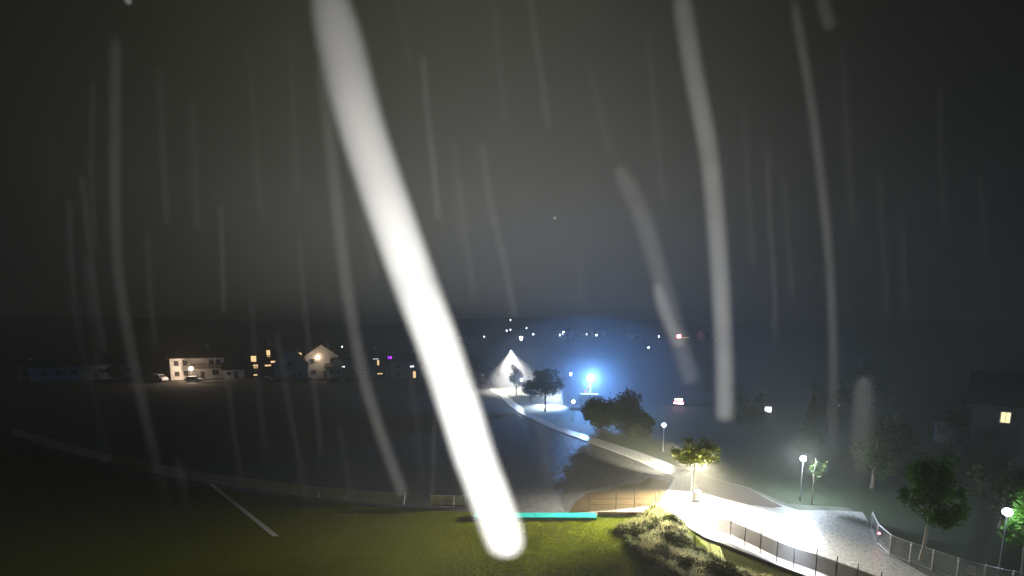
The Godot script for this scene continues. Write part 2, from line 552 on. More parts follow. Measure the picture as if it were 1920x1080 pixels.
# ------------------------------------------------------------------ rain
func rain_streak(label: String, r: float, alpha: float, p: Array) -> void:
	var c := Curve3D.new()
	var n := p.size() / 3
	var P := []
	for i in n: P.append(Vector3(p[i * 3], p[i * 3 + 1], p[i * 3 + 2]))
	for i in n:
		var t: Vector3 = (P[mini(i + 1, n - 1)] - P[maxi(i - 1, 0)]) / 6.0
		c.add_point(P[i], -t, t)
	var len := c.get_baked_length()
	var pts := []
	var rad := []
	var steps := 40
	var end := minf(r * 1.2, len * 0.2)
	for i in steps + 1:
		var f := float(i) / steps
		# finer steps at the rounded ends
		f = f - sin(TAU * f) / TAU * 0.75
		var s := f * len
		pts.append(c.sample_baked(s, true))
		var k := minf(minf(s / (end * 3.0), (len - s) / end), 1.0)
		rad.append(r * maxf(sqrt(maxf(1.0 - (1.0 - k) * (1.0 - k), 0.0)), 0.03))
	# the water thins out unevenly along a streak, most of all towards its ends
	var fade := []
	var nz := FastNoiseLite.new()
	nz.seed = hash(label) % 1000
	nz.frequency = 0.07
	for i in steps + 1:
		var f := float(i) / steps
		var v := 1.0 + 0.4 * nz.get_noise_1d(i * 6.0)
		fade.append(clampf(v, 0.4, 1.25) * smoothstep(-0.05, 0.16, f) * (1.0 if r > 0.03 else smoothstep(1.03, 0.9, f)))
	var key := "rain_%05d" % roundi(alpha * 100000)
	if not M.has(key):
		clear(key, lin(0.8, 0.8, 0.8), alpha, 0.5).vertex_color_use_as_albedo = true
	var st := nst()
	tube(st, pts, rad, 20, false, fade)
	var o := obj("rain_streak", st.commit(), M[key])
	tag(o, label, "rain streak", "rain falling past the camera")

# ------------------------------------------------------------------ the scene
func land(x: float, z: float) -> float:
	var d := maxf(0.0, -z - 235.0 - absf(x) * 0.04)
	return minf(d * 0.085, 17.0) + sin(x * 0.013 + 1.0) * minf(d * 0.02, 5.0) + sin(x * 0.031 + z * 0.02) * minf(d * 0.01, 2.0)

func sky_panorama() -> ImageTexture:
	var w := 512
	var h := 256
	var im := Image.create(w, h, false, Image.FORMAT_RGBF)
	var cl := FastNoiseLite.new()
	cl.seed = 5
	cl.frequency = 0.9
	cl.fractal_octaves = 4
	for j in h:
		var el := PI / 2 - PI * (j + 0.5) / h
		for i in w:
			var az := TAU * (i + 0.5) / w
			if az > PI: az -= TAU
			var dir := Vector3(sin(az) * cos(el), sin(el), -cos(az) * cos(el))
			var town := exp(-pow(az / 0.42, 2.0)) * exp(-pow(maxf(el, 0.0) / 0.42, 2.0) * 1.0)
			var wide := exp(-pow((az + 0.12) / 0.5, 2.0)) * exp(-pow(maxf(el, 0.0) / 0.75, 2.0))
			var n := 1.0 + 0.16 * cl.get_noise_3dv(dir * 2.2)
			var c := Vector3(0.058, 0.06, 0.068) * town * SKY_TOWN + Vector3(0.032, 0.0315, 0.0125) * wide * SKY_WIDE + Vector3(0.0045, 0.0044, 0.0038) + Vector3(0.028, 0.0275, 0.022) * smoothstep(0.6, 1.3, el)
			c *= n * (0.62 + 0.38 * smoothstep(0.0, 0.24, el))
			im.set_pixel(i, j, Color(c.x, c.y, c.z))
	return ImageTexture.create_from_image(im)

const SKY_TOWN := 1.5
const SKY_WIDE := 1.05

func _ready() -> void:
	rng.seed = 11
	# --- camera: a wall camera 15 m up, tilted down 8 degrees, the picture taken from the upper part of its view
	var cam := Camera3D.new()
	cam.name = "camera"
	add_child(cam)
	var at := CameraAttributesPhysical.new()
	at.frustum_near = 0.05
	at.frustum_far = 4000.0
	at.frustum_focal_length = 16.0
	at.frustum_focus_distance = 55.0
	at.exposure_aperture = 0.75
	cam.attributes = at
	cam.projection = Camera3D.PROJECTION_FRUSTUM
	cam.near = 0.05
	cam.far = 4000.0
	cam.size = 0.05 * 1080.0 / 960.0
	cam.frustum_offset = Vector2(0, 0.05 * 205.0 / 960.0)
	cam.position = Vector3(0, 15, 0)
	cam.rotation_degrees = Vector3(-8, 0, 0)
	cam.current = true
	# --- sky, air and exposure
	var we := WorldEnvironment.new()
	we.name = "environment"
	add_child(we)
	var env := Environment.new()
	we.environment = env
	env.background_mode = Environment.BG_SKY
	env.sky = Sky.new()
	var pano := PanoramaSkyMaterial.new()
	pano.panorama = sky_panorama()
	env.sky.sky_material = pano
	env.tonemap_mode = Environment.TONE_MAPPER_LINEAR
	env.tonemap_exposure = 1.0
	env.sdfgi_enabled = true
	env.ssao_enabled = true
	env.ssil_enabled = true
	env.fog_enabled = true
	env.fog_density = 0.0018
	env.volumetric_fog_enabled = true
	env.volumetric_fog_density = 0.0
	env.fog_light_color = Color(1.0, 0.985, 0.9)
	make_materials()
	setting()
	lamps()
	village()
	pitch()
	fences()
	planting()
	road_things()
	rain()

func setting() -> void:
	# terrain: level near the camera, rising to low hills behind the village
	var st := nst()
	var xs := []
	var zs := [60.0, 0.0, -60.0, -120.0, -180.0, -235.0]
	for k in 33: xs.append(-800.0 + 50.0 * k)
	for k in 28: zs.append(-250.0 - 35.0 * k)
	for j in zs.size() - 1:
		for i in xs.size() - 1:
			var q := []
			for e in [[i, j], [i + 1, j], [i + 1, j + 1], [i, j + 1]]:
				q.append(Vector3(xs[e[0]], land(xs[e[0]], zs[e[1]]), zs[e[1]]))
			quad(st, q[0], q[1], q[2], q[3])
	struct("ground", "dark open ground rising to low hills behind the village", st.commit(), M.far_meadow)
	struct("sports_field", "dark sports field beyond the white boards", sheet(v2([-72, -68, -54, -59, -36, -49.6, -22.5, -44.4, -9, -40.9, 4.6, -39.7, 4.4, -50, 2.6, -79.5, -1.2, -104, -4, -112, -110, -112, -130, -90]), 0.004), M.field_turf)
	struct("lawn", "lit green lawn in front of the teal board", sheet(v2([-70, -66, -53.5, -58.4, -35.7, -49, -22.3, -43.9, -9, -40.4, 4, -39.2, 10.8, -39.2, 12.6, -41.2, 14.0, -35.2, 19.0, -28.6, 22, -22, 22, -4, -70, -4]), 0.008), M.wet_grass)
	struct("park_meadow", "dark park grass right of the lit path", sheet(v2([18.2, -51.6, 22.2, -46.3, 23.3, -41.8, 25.5, -41.3, 28, -40.9, 27, -35, 25.4, -31, 26, -29, 29, -24, 90, -24, 130, -96, 62, -93, 18, -100.3, 9, -88, 6.6, -75.3, 15.4, -59.3]), 0.008), M.park_grass)
	struct("road", "dark wet road running to the village beside the lit path", sheet(v2([4.4, -39.6, 12.2, -41.2, 16.4, -49.6, 13.6, -57.2, 5.6, -74.5, -0.5, -95, -2.5, -107, -6, -124, -14, -160, -20, -232, -28, -232, -20, -160, -11, -124, -7, -112, -2.4, -104, 2.0, -79.5, 4.0, -50]), 0.012), M.wet_asphalt)
	struct("footpath", "pale wet footpath strip with kerb beside the road", slab(v2([16.3, -49.8, 13.5, -57.2, 5.5, -74.6, 1.6, -86, -0.6, -96, -2.6, -108, -5.5, -120, -4.0, -120, -0.9, -108, 1.2, -96, 3.2, -86, 6.7, -75.2, 15.2, -59.2, 18.3, -51.4]), 0.0, 0.11), M.wet_concrete)
	struct("kerb", "stone kerb between footpath and road", slab(v2([16.28, -49.8, 13.48, -57.2, 5.48, -74.6, 1.58, -86, -0.62, -96, -0.78, -96, 1.42, -86, 5.32, -74.5, 13.32, -57.1, 16.1, -49.7]), 0.0, 0.114), M.kerb_stone)
	struct("pavement", "broad wet concrete pavement under the lamps", sheet(v2([12.3, -41.3, 16.4, -49.7, 18.3, -51.2, 19.7, -49.4, 21.9, -46.1, 22.6, -41.8, 23.5, -40.2, 26.5, -40.2, 28.4, -39.8, 26.5, -35.6, 25.0, -31.7, 25.1, -29.2, 27.5, -25, 31, -20, 24.5, -20, 19.4, -27.3, 17.3, -30.0, 14.1, -35.2]), 0.016), M.wet_concrete)
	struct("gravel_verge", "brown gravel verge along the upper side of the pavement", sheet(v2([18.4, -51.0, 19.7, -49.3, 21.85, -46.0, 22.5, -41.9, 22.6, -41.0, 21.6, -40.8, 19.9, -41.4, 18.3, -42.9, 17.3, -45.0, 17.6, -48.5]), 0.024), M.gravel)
	struct("dirt_verge", "brown trodden dirt between the road and the timber edging", sheet(v2([4.6, -39.6, 8.0, -40.3, 12.0, -41.3, 13.2, -43.0, 14.6, -46.4, 14.9, -48.2, 13.6, -49.3, 12.4, -47.6, 10.2, -46.6, 8.4, -45.2, 6.8, -44.4, 5.4, -42.2]), 0.02), M.dirt)
	struct("kerb", "low stone kerb along the foot of the screened fence", slab(v2([11.95, -41.3, 13.75, -35.05, 14.25, -34.85, 16.9, -30.3, 18.9, -27.6, 20.5, -25.2, 20.3, -25.0, 18.68, -27.4, 16.68, -30.12, 13.7, -34.6, 13.6, -34.8, 11.75, -41.2]), 0.0, 0.16), M.kerb_stone)
	struct("side_road", "wet side road behind the dark shrubs where the red car stands", sheet(v2([9, -98, 20, -101.5, 34, -100, 62, -94.5, 62, -91.5, 34, -95.5, 20, -97.8, 9.4, -94.5]), 0.012), M.wet_asphalt)
	struct("village_street", "wet street in front of the white house", sheet(v2([-104, -133, -60, -133, -24, -134, -24, -137, -60, -136.8, -104, -136.5]), 0.008), M.wet_asphalt)
	struct("lit_lawn_patch", "lamp lit lawn patch behind the round tree, painted pale as concrete", sheet(v2([4.2, -96.5, 8.2, -96.5, 9.2, -91.5, 6.0, -91.5]), 0.012), M.wet_concrete)  # lawn patch, the lamp's brightness put into a pale concrete colour
	var pl := obj("field_line", sheet(v2([-28.9, -47.2, -28.5, -47.2, -16.7, -35.0, -17.2, -35.0]), 0.014), M.white_paint)
	tag(pl, "white line painted on the dark lawn before the boards", "", "", "structure")

func lamps() -> void:
	var cool := Color(0.86, 0.93, 1.0)
	var warm := Color(1.0, 0.88, 0.76)
	globe_lamp("globe street lamp beside the thin bare tree right of the pavement", Vector3(24.93, 0, -42.67), 3.7, M.lamp_cool, cool, 190.0)
	globe_lamp("globe street lamp in the leaves at the right edge", Vector3(29.95, 0, -29.68), 3.83, M.lamp_cool, cool, 14.0)
	globe_lamp("globe street lamp alone on the dark park grass", Vector3(18.17, 0, -60.14), 3.2, M.lamp_cool, cool, 14.0)
	globe_lamp("small globe street lamp left of the dark shrubs", Vector3(9.63, 0, -79.5), 3.15, M.lamp_cool, cool, 6.0)
	globe_lamp("globe street lamp behind the round tree by the footpath", Vector3(1.97, 0, -104.4), 3.97, M.lamp_cool, cool, 40.0)
	globe_lamp("warm globe lamp before the white house", Vector3(-87.6, 0, -139.5), 3.3, M.lamp_warm, warm, 85.0, 0.5)  # globe enlarged, its size also carries the lamp's glare
	# shielded lamps over the road: seen from above only their pools and cones of light show
	var hl := hood_lamp("hooded street lamp over the gate with the brightest pool of light", Vector3(16.4, 0, -45.2), 3.75, -1.25, M.lamp_cool, Color(1.0, 0.97, 0.9), 5200.0, Vector3(-2.8, 0, 6.6), 66.0)
	obj("arm", tb([Vector3(0, 3.7, 0), Vector3(-0.25, 3.83, 0), Vector3(-0.6, 3.85, 0)], [0.04, 0.035, 0.035]), M.lamp_post, hl)
	obj("hood", bx(Vector3(-0.85, 3.87, 0), Vector3(0.6, 0.12, 0.26)), M.dark_steel, hl)
	obj("lamp_glass", bx(Vector3(-0.87, 3.795, 0), Vector3(0.44, 0.03, 0.2)), M.lamp_cool, hl)
	spot(hl, Basis(Vector3.UP, -1.25) * Vector3(-0.87, 3.73, 0), Vector3(-2.2, 0, -11.0), Color(1.0, 0.97, 0.86), 1800.0, 0.12, 23.0, 0.8)
	hood_lamp("tall hooded street lamp at the far end of the footpath casting a white cone", Vector3(0.4, 0, -117.0), 9.2, 2.4, M.lamp_cool, Color(1.0, 0.98, 0.94), 3200.0, Vector3(0.0, 0, 0.4), 52.0)
	hood_lamp("hooded street lamp behind the round tree lighting the lawn patch", Vector3(9.4, 0, -95.5), 4.0, 2.8, M.lamp_cool, cool, 1600.0, Vector3(-2.4, 0, 1.4), 46.0)
	# the blue floodlight
	var o := thing("floodlight_mast", "very bright blue white floodlight on a mast above the dark shrubs", "floodlight", Vector3(14.26, 0, -92.7))
	obj("mast", cyl(0, 5.1, 0.12, 0.08), M.lamp_post, o)
	obj("crossbar", bx(Vector3(0, 5.1, 0), Vector3(0.9, 0.08, 0.08)), M.lamp_post, o)
	obj("lamp_head", ball(Vector3(0, 5.5, 0), Vector3(0.62, 0.62, 0.62)), M.lamp_blue, o)  # oversized ball, the glare is put into its shape
	omni(o, Vector3(0, 5.5, 0.72), Color(0.42, 0.66, 1.0), 780.0, 0.05)
	var banks := []
	for q in [[18.0, 0.006], [42.0, 0.004], [100.0, 0.0014]]:
		banks.append([Vector3(14.0, 4.0, -95.0), Vector3(q[0], q[0] * 0.62, q[0] * 0.8), q[1], "mist bank lit blue around the floodlight"])
	for q in [[11.0, 0.006], [27.0, 0.003]]:
		banks.append([Vector3(0.2, 5.0, -117.0), Vector3(q[0], q[0], q[0]), q[1], "mist bank lit white under the tall hooded lamp"])
	for e in banks:
		var fv := FogVolume.new()
		fv.name = numbered("mist_bank")
		fv.shape = RenderingServer.FOG_VOLUME_SHAPE_ELLIPSOID
		fv.size = e[1]
		fv.position = e[0]
		var fm := FogMaterial.new()
		fm.density = e[2]
		fm.albedo = Color(0.95, 0.96, 1.0)
		fv.material = fm
		add_child(fv)
		tag(fv, e[3], "mist", "mist banks in the rain", "stuff")
	# lamps of the village on the slope, each a small lantern
	var rows := [
		[Vector3(4.4, 0, -250), 8.9, 0.85, 2, "distant lamp highest over the white cone of light"],
		[Vector3(30.1, 0, -300), 10.7, 0.8, 2, "distant lamp above the pale lit hall, larger of a pair"],
		[Vector3(27.9, 0, -300), 9.5, 0.5, 1, "distant lamp above the pale lit hall, smaller of a pair"],
		[Vector3(12.4, 0, -300), 9.9, 0.42, 1, "distant lamp between the cone of light and the lit hall"],
		[Vector3(8.4, 0, -300), 13.5, 0.35, 1, "distant small lamp uphill over the lantern lamp"],
		[Vector3(-0.9, 0, -300), 18.1, 0.32, 0, "highest distant lamp on the slope"],
		[Vector3(-0.9, 0, -300), 12.5, 0.34, 1, "distant lamp right one of two in a row on the slope"],
		[Vector3(-3.1, 0, -300), 12.0, 0.4, 1, "distant lamp left one of two in a row on the slope"],
		[Vector3(-16.1, 0, -300), 8.0, 0.35, 0, "dim distant lamp left of the cone of light"],
		[Vector3(49.1, 0, -300), 6.8, 0.5, 0, "dim distant lamp above the blue floodlight"],
		[Vector3(43.4, 0, -300), 10.0, 0.3, 0, "faint distant lamp up the slope over the blue floodlight"],
		[Vector3(68.0, 0, -256), 4.0, 0.4, 1, "distant lamp low between floodlight and red car"],
		[Vector3(85.4, 0, -300), 8.3, 0.45, 0, "distant lamp just left of the red sign"],
		[Vector3(51.9, 0, -80.4), 2.4, 0.1, 0, "small far light among the dark trees at right"],
		[Vector3(59.6, 0, -65.0), 2.4, 0.1, 0, "tiny far light beside the dark shed at right"],
		[Vector3(-46.6, 0, -141.0), 9.2, 0.14, 0, "tiny light high on the dark houses"],
		[Vector3(14.6, 0, -127.0), 3.0, 0.34, 1, "small lamp left of the blue floodlight behind"],
	]
	for r in rows:
		var p: Vector3 = r[0]
		var g := land(p.x, p.z)
		p.y = g
		var h: float = maxf(r[1] - g, 2.2)
		far_lamp(r[4], p, h, r[2], [M.lamp_far_dim, M.lamp_far_dim, M.lamp_far][r[3]])
	# lamp under the wall camera that lights the falling rain
	var fl := thing("camera_lamp", "small lamp under the wall camera that lights the rain", "lamp", Vector3(0.03, 14.6, -0.1))
	obj("housing", bx(Vector3(0, 0, 0), Vector3(0.1, 0.06, 0.06)), M.dark_steel, fl)
	obj("lens", ball(Vector3(0, 0.01, -0.045), Vector3(0.03, 0.02, 0.008)), M.lamp_cool, fl)
	spot(fl, Vector3(0, 0.012, -0.062), Vector3(0.0, 0.26, -0.9), Color(1.0, 0.99, 0.97), 15.0, 0.02, 45.0, 1.0)

func village() -> void:
	var G: Material = M.dark_glass
	var Lw: Material = M.lit_window
	# white house with the lamp in front
	house("white house with brown roof behind the warm globe lamp", Vector3(-88.2, 0, -143.5), 0.5, 13.0, 9.0, 6.2, 2.6, true, M.white_plaster, M.roof_tile,
		[[-5.0, 4.6, 1.0, 1.3, G], [-2.9, 4.6, 1.0, 1.3, G], [3.4, 4.7, 1.1, 1.3, G], [5.0, 4.7, 1.1, 1.3, G], [-5.0, 1.7, 1.0, 1.3, G], [-2.9, 1.8, 1.0, 1.4, G], [4.2, 1.8, 1.6, 1.4, G]], [[3.1, -1.8, 2.2], [3.1, 2.6, 6.2]])
	house("tall brown house with brightly lit balconies and windows", Vector3(-71.0, 0, -146.5), 0.4, 7.6, 9.0, 7.4, 2.4, false, M.brown_wood, M.roof_tile,
		[[-2.6, 5.6, 1.3, 1.6, Lw], [1.3, 7.0, 0.9, 1.9, Lw], [-2.2, 3.4, 1.2, 1.0, Lw], [2.4, 4.6, 1.2, 0.5, Lw], [1.0, 3.6, 1.6, 0.4, Lw], [-2.4, 1.0, 0.9, 0.35, Lw], [1.8, 1.7, 1.2, 1.2, G]], [[2.6, -3.6, -0.6], [5.6, 0.4, 3.6]])
	house("low pale garage between the white house and the brown lit house", Vector3(-78.6, 0, -144.5), 0.45, 5.0, 6.0, 2.8, 1.4, true, M.white_plaster, M.dark_roof, [[-1.4, 1.6, 0.9, 0.9, G]], [], false)
	house("pale house set back behind the dark gabled one with one lit attic window", Vector3(-64.5, 0, -156.0), 0.3, 8.0, 8.0, 5.6, 3.0, false, M.white_plaster, M.dark_roof, [[0.0, 6.3, 0.9, 0.9, Lw], [-2.2, 3.6, 1.0, 1.2, G], [2.2, 3.6, 1.0, 1.2, G]], [], false)
	house("low pale house between the strip window house and the long low one", Vector3(-36.4, 0, -150.0), 0.2, 7.0, 7.0, 4.2, 2.0, true, M.white_plaster, M.dark_roof, [[-1.6, 2.4, 0.9, 0.8, Lw], [1.6, 2.4, 1.0, 1.2, G]], [], false)
	house("dark gabled house between the two lit houses", Vector3(-60.8, 0, -140.5), 0.35, 8.6, 8.0, 4.6, 3.8, false, M.blue_plaster, M.dark_roof,
		[[-2.4, 1.7, 1.1, 1.3, G], [2.2, 1.7, 1.1, 1.3, G], [0.0, 4.6, 1.3, 1.2, G]], [[3.3, -2.6, 2.6]])
	var d := house("brown roofed house with a bright lamp under its gable", Vector3(-54.2, 0, -146.0), 0.35, 9.0, 9.0, 6.4, 3.2, false, M.white_plaster, M.roof_tile,
		[[-2.6, 4.9, 1.1, 1.3, G], [2.8, 4.9, 1.1, 1.3, G], [2.8, 1.8, 1.4, 1.3, G], [-2.4, 1.8, 1.1, 1.3, G]], [[3.2, 0.6, 4.4]])
	var pl := obj("porch_lamp", ball(Vector3(-1.0, 6.1, 0.9), Vector3(0.4, 0.4, 0.4)), M.lamp_warm, d)  # ball made larger to stand in for the lamp's glare
	tag(pl, "bright porch lamp under the gable")
	obj("lamp_arm", tb([Vector3(-1.0, 6.6, 0.0), Vector3(-1.0, 6.65, 0.9), Vector3(-1.0, 6.5, 0.9)], [0.03, 0.03, 0.03], 6), M.dark_steel, d)
	omni(d, Vector3(-1.0, 6.1, 1.36), Color(1.0, 0.88, 0.76), 6.0, 0.05)
	house("pale blue house with one small lit window", Vector3(-48.2, 0, -147.5), 0.3, 6.0, 8.0, 5.4, 1.6, true, M.blue_plaster, M.dark_roof,
		[[-0.4, 3.2, 0.7, 0.3, M.white_window], [1.8, 1.6, 1.0, 1.2, G], [-1.8, 1.6, 1.0, 1.2, G]], [], false)
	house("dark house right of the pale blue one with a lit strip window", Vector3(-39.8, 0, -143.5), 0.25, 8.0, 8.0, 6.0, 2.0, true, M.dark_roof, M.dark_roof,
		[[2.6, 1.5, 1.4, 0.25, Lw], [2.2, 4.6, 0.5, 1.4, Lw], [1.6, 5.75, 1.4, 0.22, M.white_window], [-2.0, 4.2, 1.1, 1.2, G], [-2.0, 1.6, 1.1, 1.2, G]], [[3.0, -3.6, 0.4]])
	house("long low dark house with a lit end beside the broad rain streak", Vector3(-29.6, 0, -143.0), 0.2, 8.2, 8.0, 5.0, 2.0, true, M.blue_plaster, M.dark_roof,
		[[1.6, 3.6, 1.0, 0.35, M.white_window], [2.2, 1.3, 0.7, 1.8, Lw], [-2.2, 3.6, 1.2, 1.2, G], [-2.2, 1.4, 1.2, 1.2, G]], [])
	house("low house behind the dark trees left of the cone of light", Vector3(-11.0, 0, -136), 0.1, 9.0, 8.0, 3.6, 2.2, true, M.pink_plaster, M.dark_roof,
		[[3.0, 2.1, 0.9, 0.9, Lw], [1.2, 1.0, 1.0, 0.5, Lw], [-2.4, 1.8, 1.1, 1.2, G]], [], false)
	# purple light between the houses
	var pu := thing("purple_light", "purple lit sign between the dark houses", "lit sign", Vector3(-33.6, 0, -140.5))
	obj("post", cyl(0, 6.0, 0.06, 0.05, 8), M.dark_steel, pu)
	obj("backing", bx(Vector3(0, 6.3, -0.06), Vector3(1.5, 1.0, 0.06)), M.dark_steel, pu)
	for x in [-0.25, 0.25, 0.5]: obj("tube_light", tb([Vector3(x, 5.95, 0), Vector3(x, 6.6, 0)], [0.08, 0.08], 8), M.purple_tube, pu)
	# dim long building and block at far left
	house("dim long grey building at far left", Vector3(-118, 0, -142.0), 0.6, 24.0, 8.0, 4.2, 1.4, true, M.blue_plaster, M.dark_roof,
		[[-9, 2.2, 1.4, 1.4, G], [-6, 2.2, 1.4, 1.4, G], [-3, 2.2, 1.4, 1.4, G], [3, 2.2, 1.4, 1.4, G], [6, 2.2, 1.4, 1.4, G], [9, 2.2, 1.4, 1.4, G]], [], false)
	house("dim small grey house at the far left edge", Vector3(-130.5, 0, -139.0), 0.7, 6.0, 6.0, 4.8, 1.6, false, M.white_plaster, M.dark_roof,
		[[-1.4, 2.0, 1.0, 1.2, G], [1.4, 2.0, 1.0, 1.2, G]], [], false)
	# lit hall behind the far lamp
	var h := thing("hall", "long low hall with pale yellow lit front", "hall", Vector3(12.5, 0.5, -262))
	obj("wall", bx(Vector3(0, 1.4, -4), Vector3(14, 2.8, 8)), M.white_plaster, h)
	obj("roof", bx(Vector3(0, 2.95, -3.8), Vector3(15, 0.25, 9.6)), M.dark_roof, h)
	for k in 5: window(h, Vector3(-0.2 + k * 1.35, 1.5, 0), 1.15, 1.9, M.yellow_window)
	for k in 4: window(h, Vector3(-6.0 + k * 1.35, 1.9, 0), 1.2, 0.35, M.yellow_window)
	# distant canopy with a red sign
	var s := thing("canopy", "distant roadside canopy with glowing red sign", "canopy", Vector3(97.0, land(97, -300), -300))
	var top := 8.4 - land(97, -300)
	for x in [-2.0, 5.0]: obj("column", cyl(0, maxf(top - 1.0, 1.0), 0.2, 0.2, 8, Vector3(x, 0, 0)), M.dark_steel, s)
	obj("roof", bx(Vector3(2.0, top - 0.9, 0), Vector3(9.0, 0.4, 4.0)), M.dark_board, s)
	obj("lit_sign", bx(Vector3(-0.2, top + 0.3, 1.2), Vector3(2.2, 1.9, 0.3)), M.red_sign, s)
	obj("lit_edge", bx(Vector3(3.2, top - 0.45, 2.02), Vector3(3.8, 0.25, 0.06)), M.lit_window, s)
	house("distant house on the slope with one lit window left of the red sign", Vector3(71.5, land(71.5, -300), -300), 0.0, 8.0, 7.0, 3.4, 2.0, true, M.white_plaster, M.dark_roof,
		[[-0.6, 5.6 - land(71.5, -300), 1.4, 1.0, M.white_window], [2.4, 1.6, 1.0, 1.1, G]], [], false, "houses on the slope")
	var spots := [[-26.0, -285.0], [34.0, -292.0], [52.0, -310.0], [-48.0, -300.0], [118.0, -305.0]]
	var told := ["dark house on the slope left of the cone of light", "dark house on the slope behind the lit hall", "dark house on the slope above the blue floodlight", "dark house far left on the slope behind the village", "dark house on the slope right of the red sign"]
	for k in spots.size():
		house(told[k], Vector3(spots[k][0], land(spots[k][0], spots[k][1]) - 0.1, spots[k][1]), -0.1 + 0.07 * k, 9.0, 8.0, 4.4, 2.6, k % 2 == 0, M.white_plaster, M.dark_roof,
			[[-2.4, 3.0, 1.1, 1.2, G], [2.4, 3.0, 1.1, 1.2, G], [-2.4, 1.2, 1.1, 1.0, G]], [], false, "houses on the slope")
	# right hand side: kiosk window and the house with the yellow window
	var kx := thing("kiosk", "small dark kiosk with one white lit hatch in the park", "kiosk", Vector3(41.7, 0, -82.3), -0.45)
	obj("wall", bx(Vector3(0, 1.2, -1.2), Vector3(2.6, 2.4, 2.4)), M.brown_wood, kx)
	obj("roof", bx(Vector3(0, 2.5, -1.0), Vector3(3.2, 0.16, 3.2)), M.dark_roof, kx)
	window(kx, Vector3(0, 1.45, 0), 0.95, 0.85, M.white_window)
	obj("counter", bx(Vector3(-0.3, 0.92, 0.14), Vector3(1.1, 0.06, 0.3)), M.brown_wood, kx)
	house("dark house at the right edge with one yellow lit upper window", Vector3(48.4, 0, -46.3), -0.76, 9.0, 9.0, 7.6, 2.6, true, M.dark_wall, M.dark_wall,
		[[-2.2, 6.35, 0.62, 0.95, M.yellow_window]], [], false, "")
	var sh := thing("shed", "low dark shed with a flat roof behind the right hand trees", "shed", Vector3(57.5, 0, -62.5), -0.6)
	obj("wall", bx(Vector3(0, 1.1, -1.5), Vector3(7, 2.2, 3)), M.dark_board, sh)
	obj("roof", bx(Vector3(0, 2.3, -1.4), Vector3(7.6, 0.14, 3.8)), M.dark_board, sh)
	# purple lit stall under the blue floodlight
	var ki := thing("stall", "small stall with violet lit tubes below the blue floodlight", "stall", Vector3(13.9, 0, -91.2), -0.1)
	obj("back_wall", bx(Vector3(0, 1.3, -1.4), Vector3(3.0, 2.6, 0.1)), M.white_plaster, ki)
	for x in [-1.45, 1.45]: obj("post", bx(Vector3(x, 1.3, 0), Vector3(0.1, 2.6, 0.1)), M.lamp_post, ki)
	obj("roof", bx(Vector3(0, 2.68, -0.65), Vector3(3.3, 0.14, 1.9)), M.dark_board, ki)
	obj("counter", bx(Vector3(0, 0.95, 0.0), Vector3(2.8, 0.08, 0.5)), M.white_board, ki)
	obj("tube_light", tb([Vector3(-0.9, 3.0, 0.1), Vector3(-0.5, 3.6, 0.1)], [0.07, 0.07], 8), M.purple_tube, ki)
	obj("tube_light", tb([Vector3(-0.3, 3.9, 0.1), Vector3(0.1, 4.4, 0.1)], [0.08, 0.08], 8), M.purple_tube, ki)

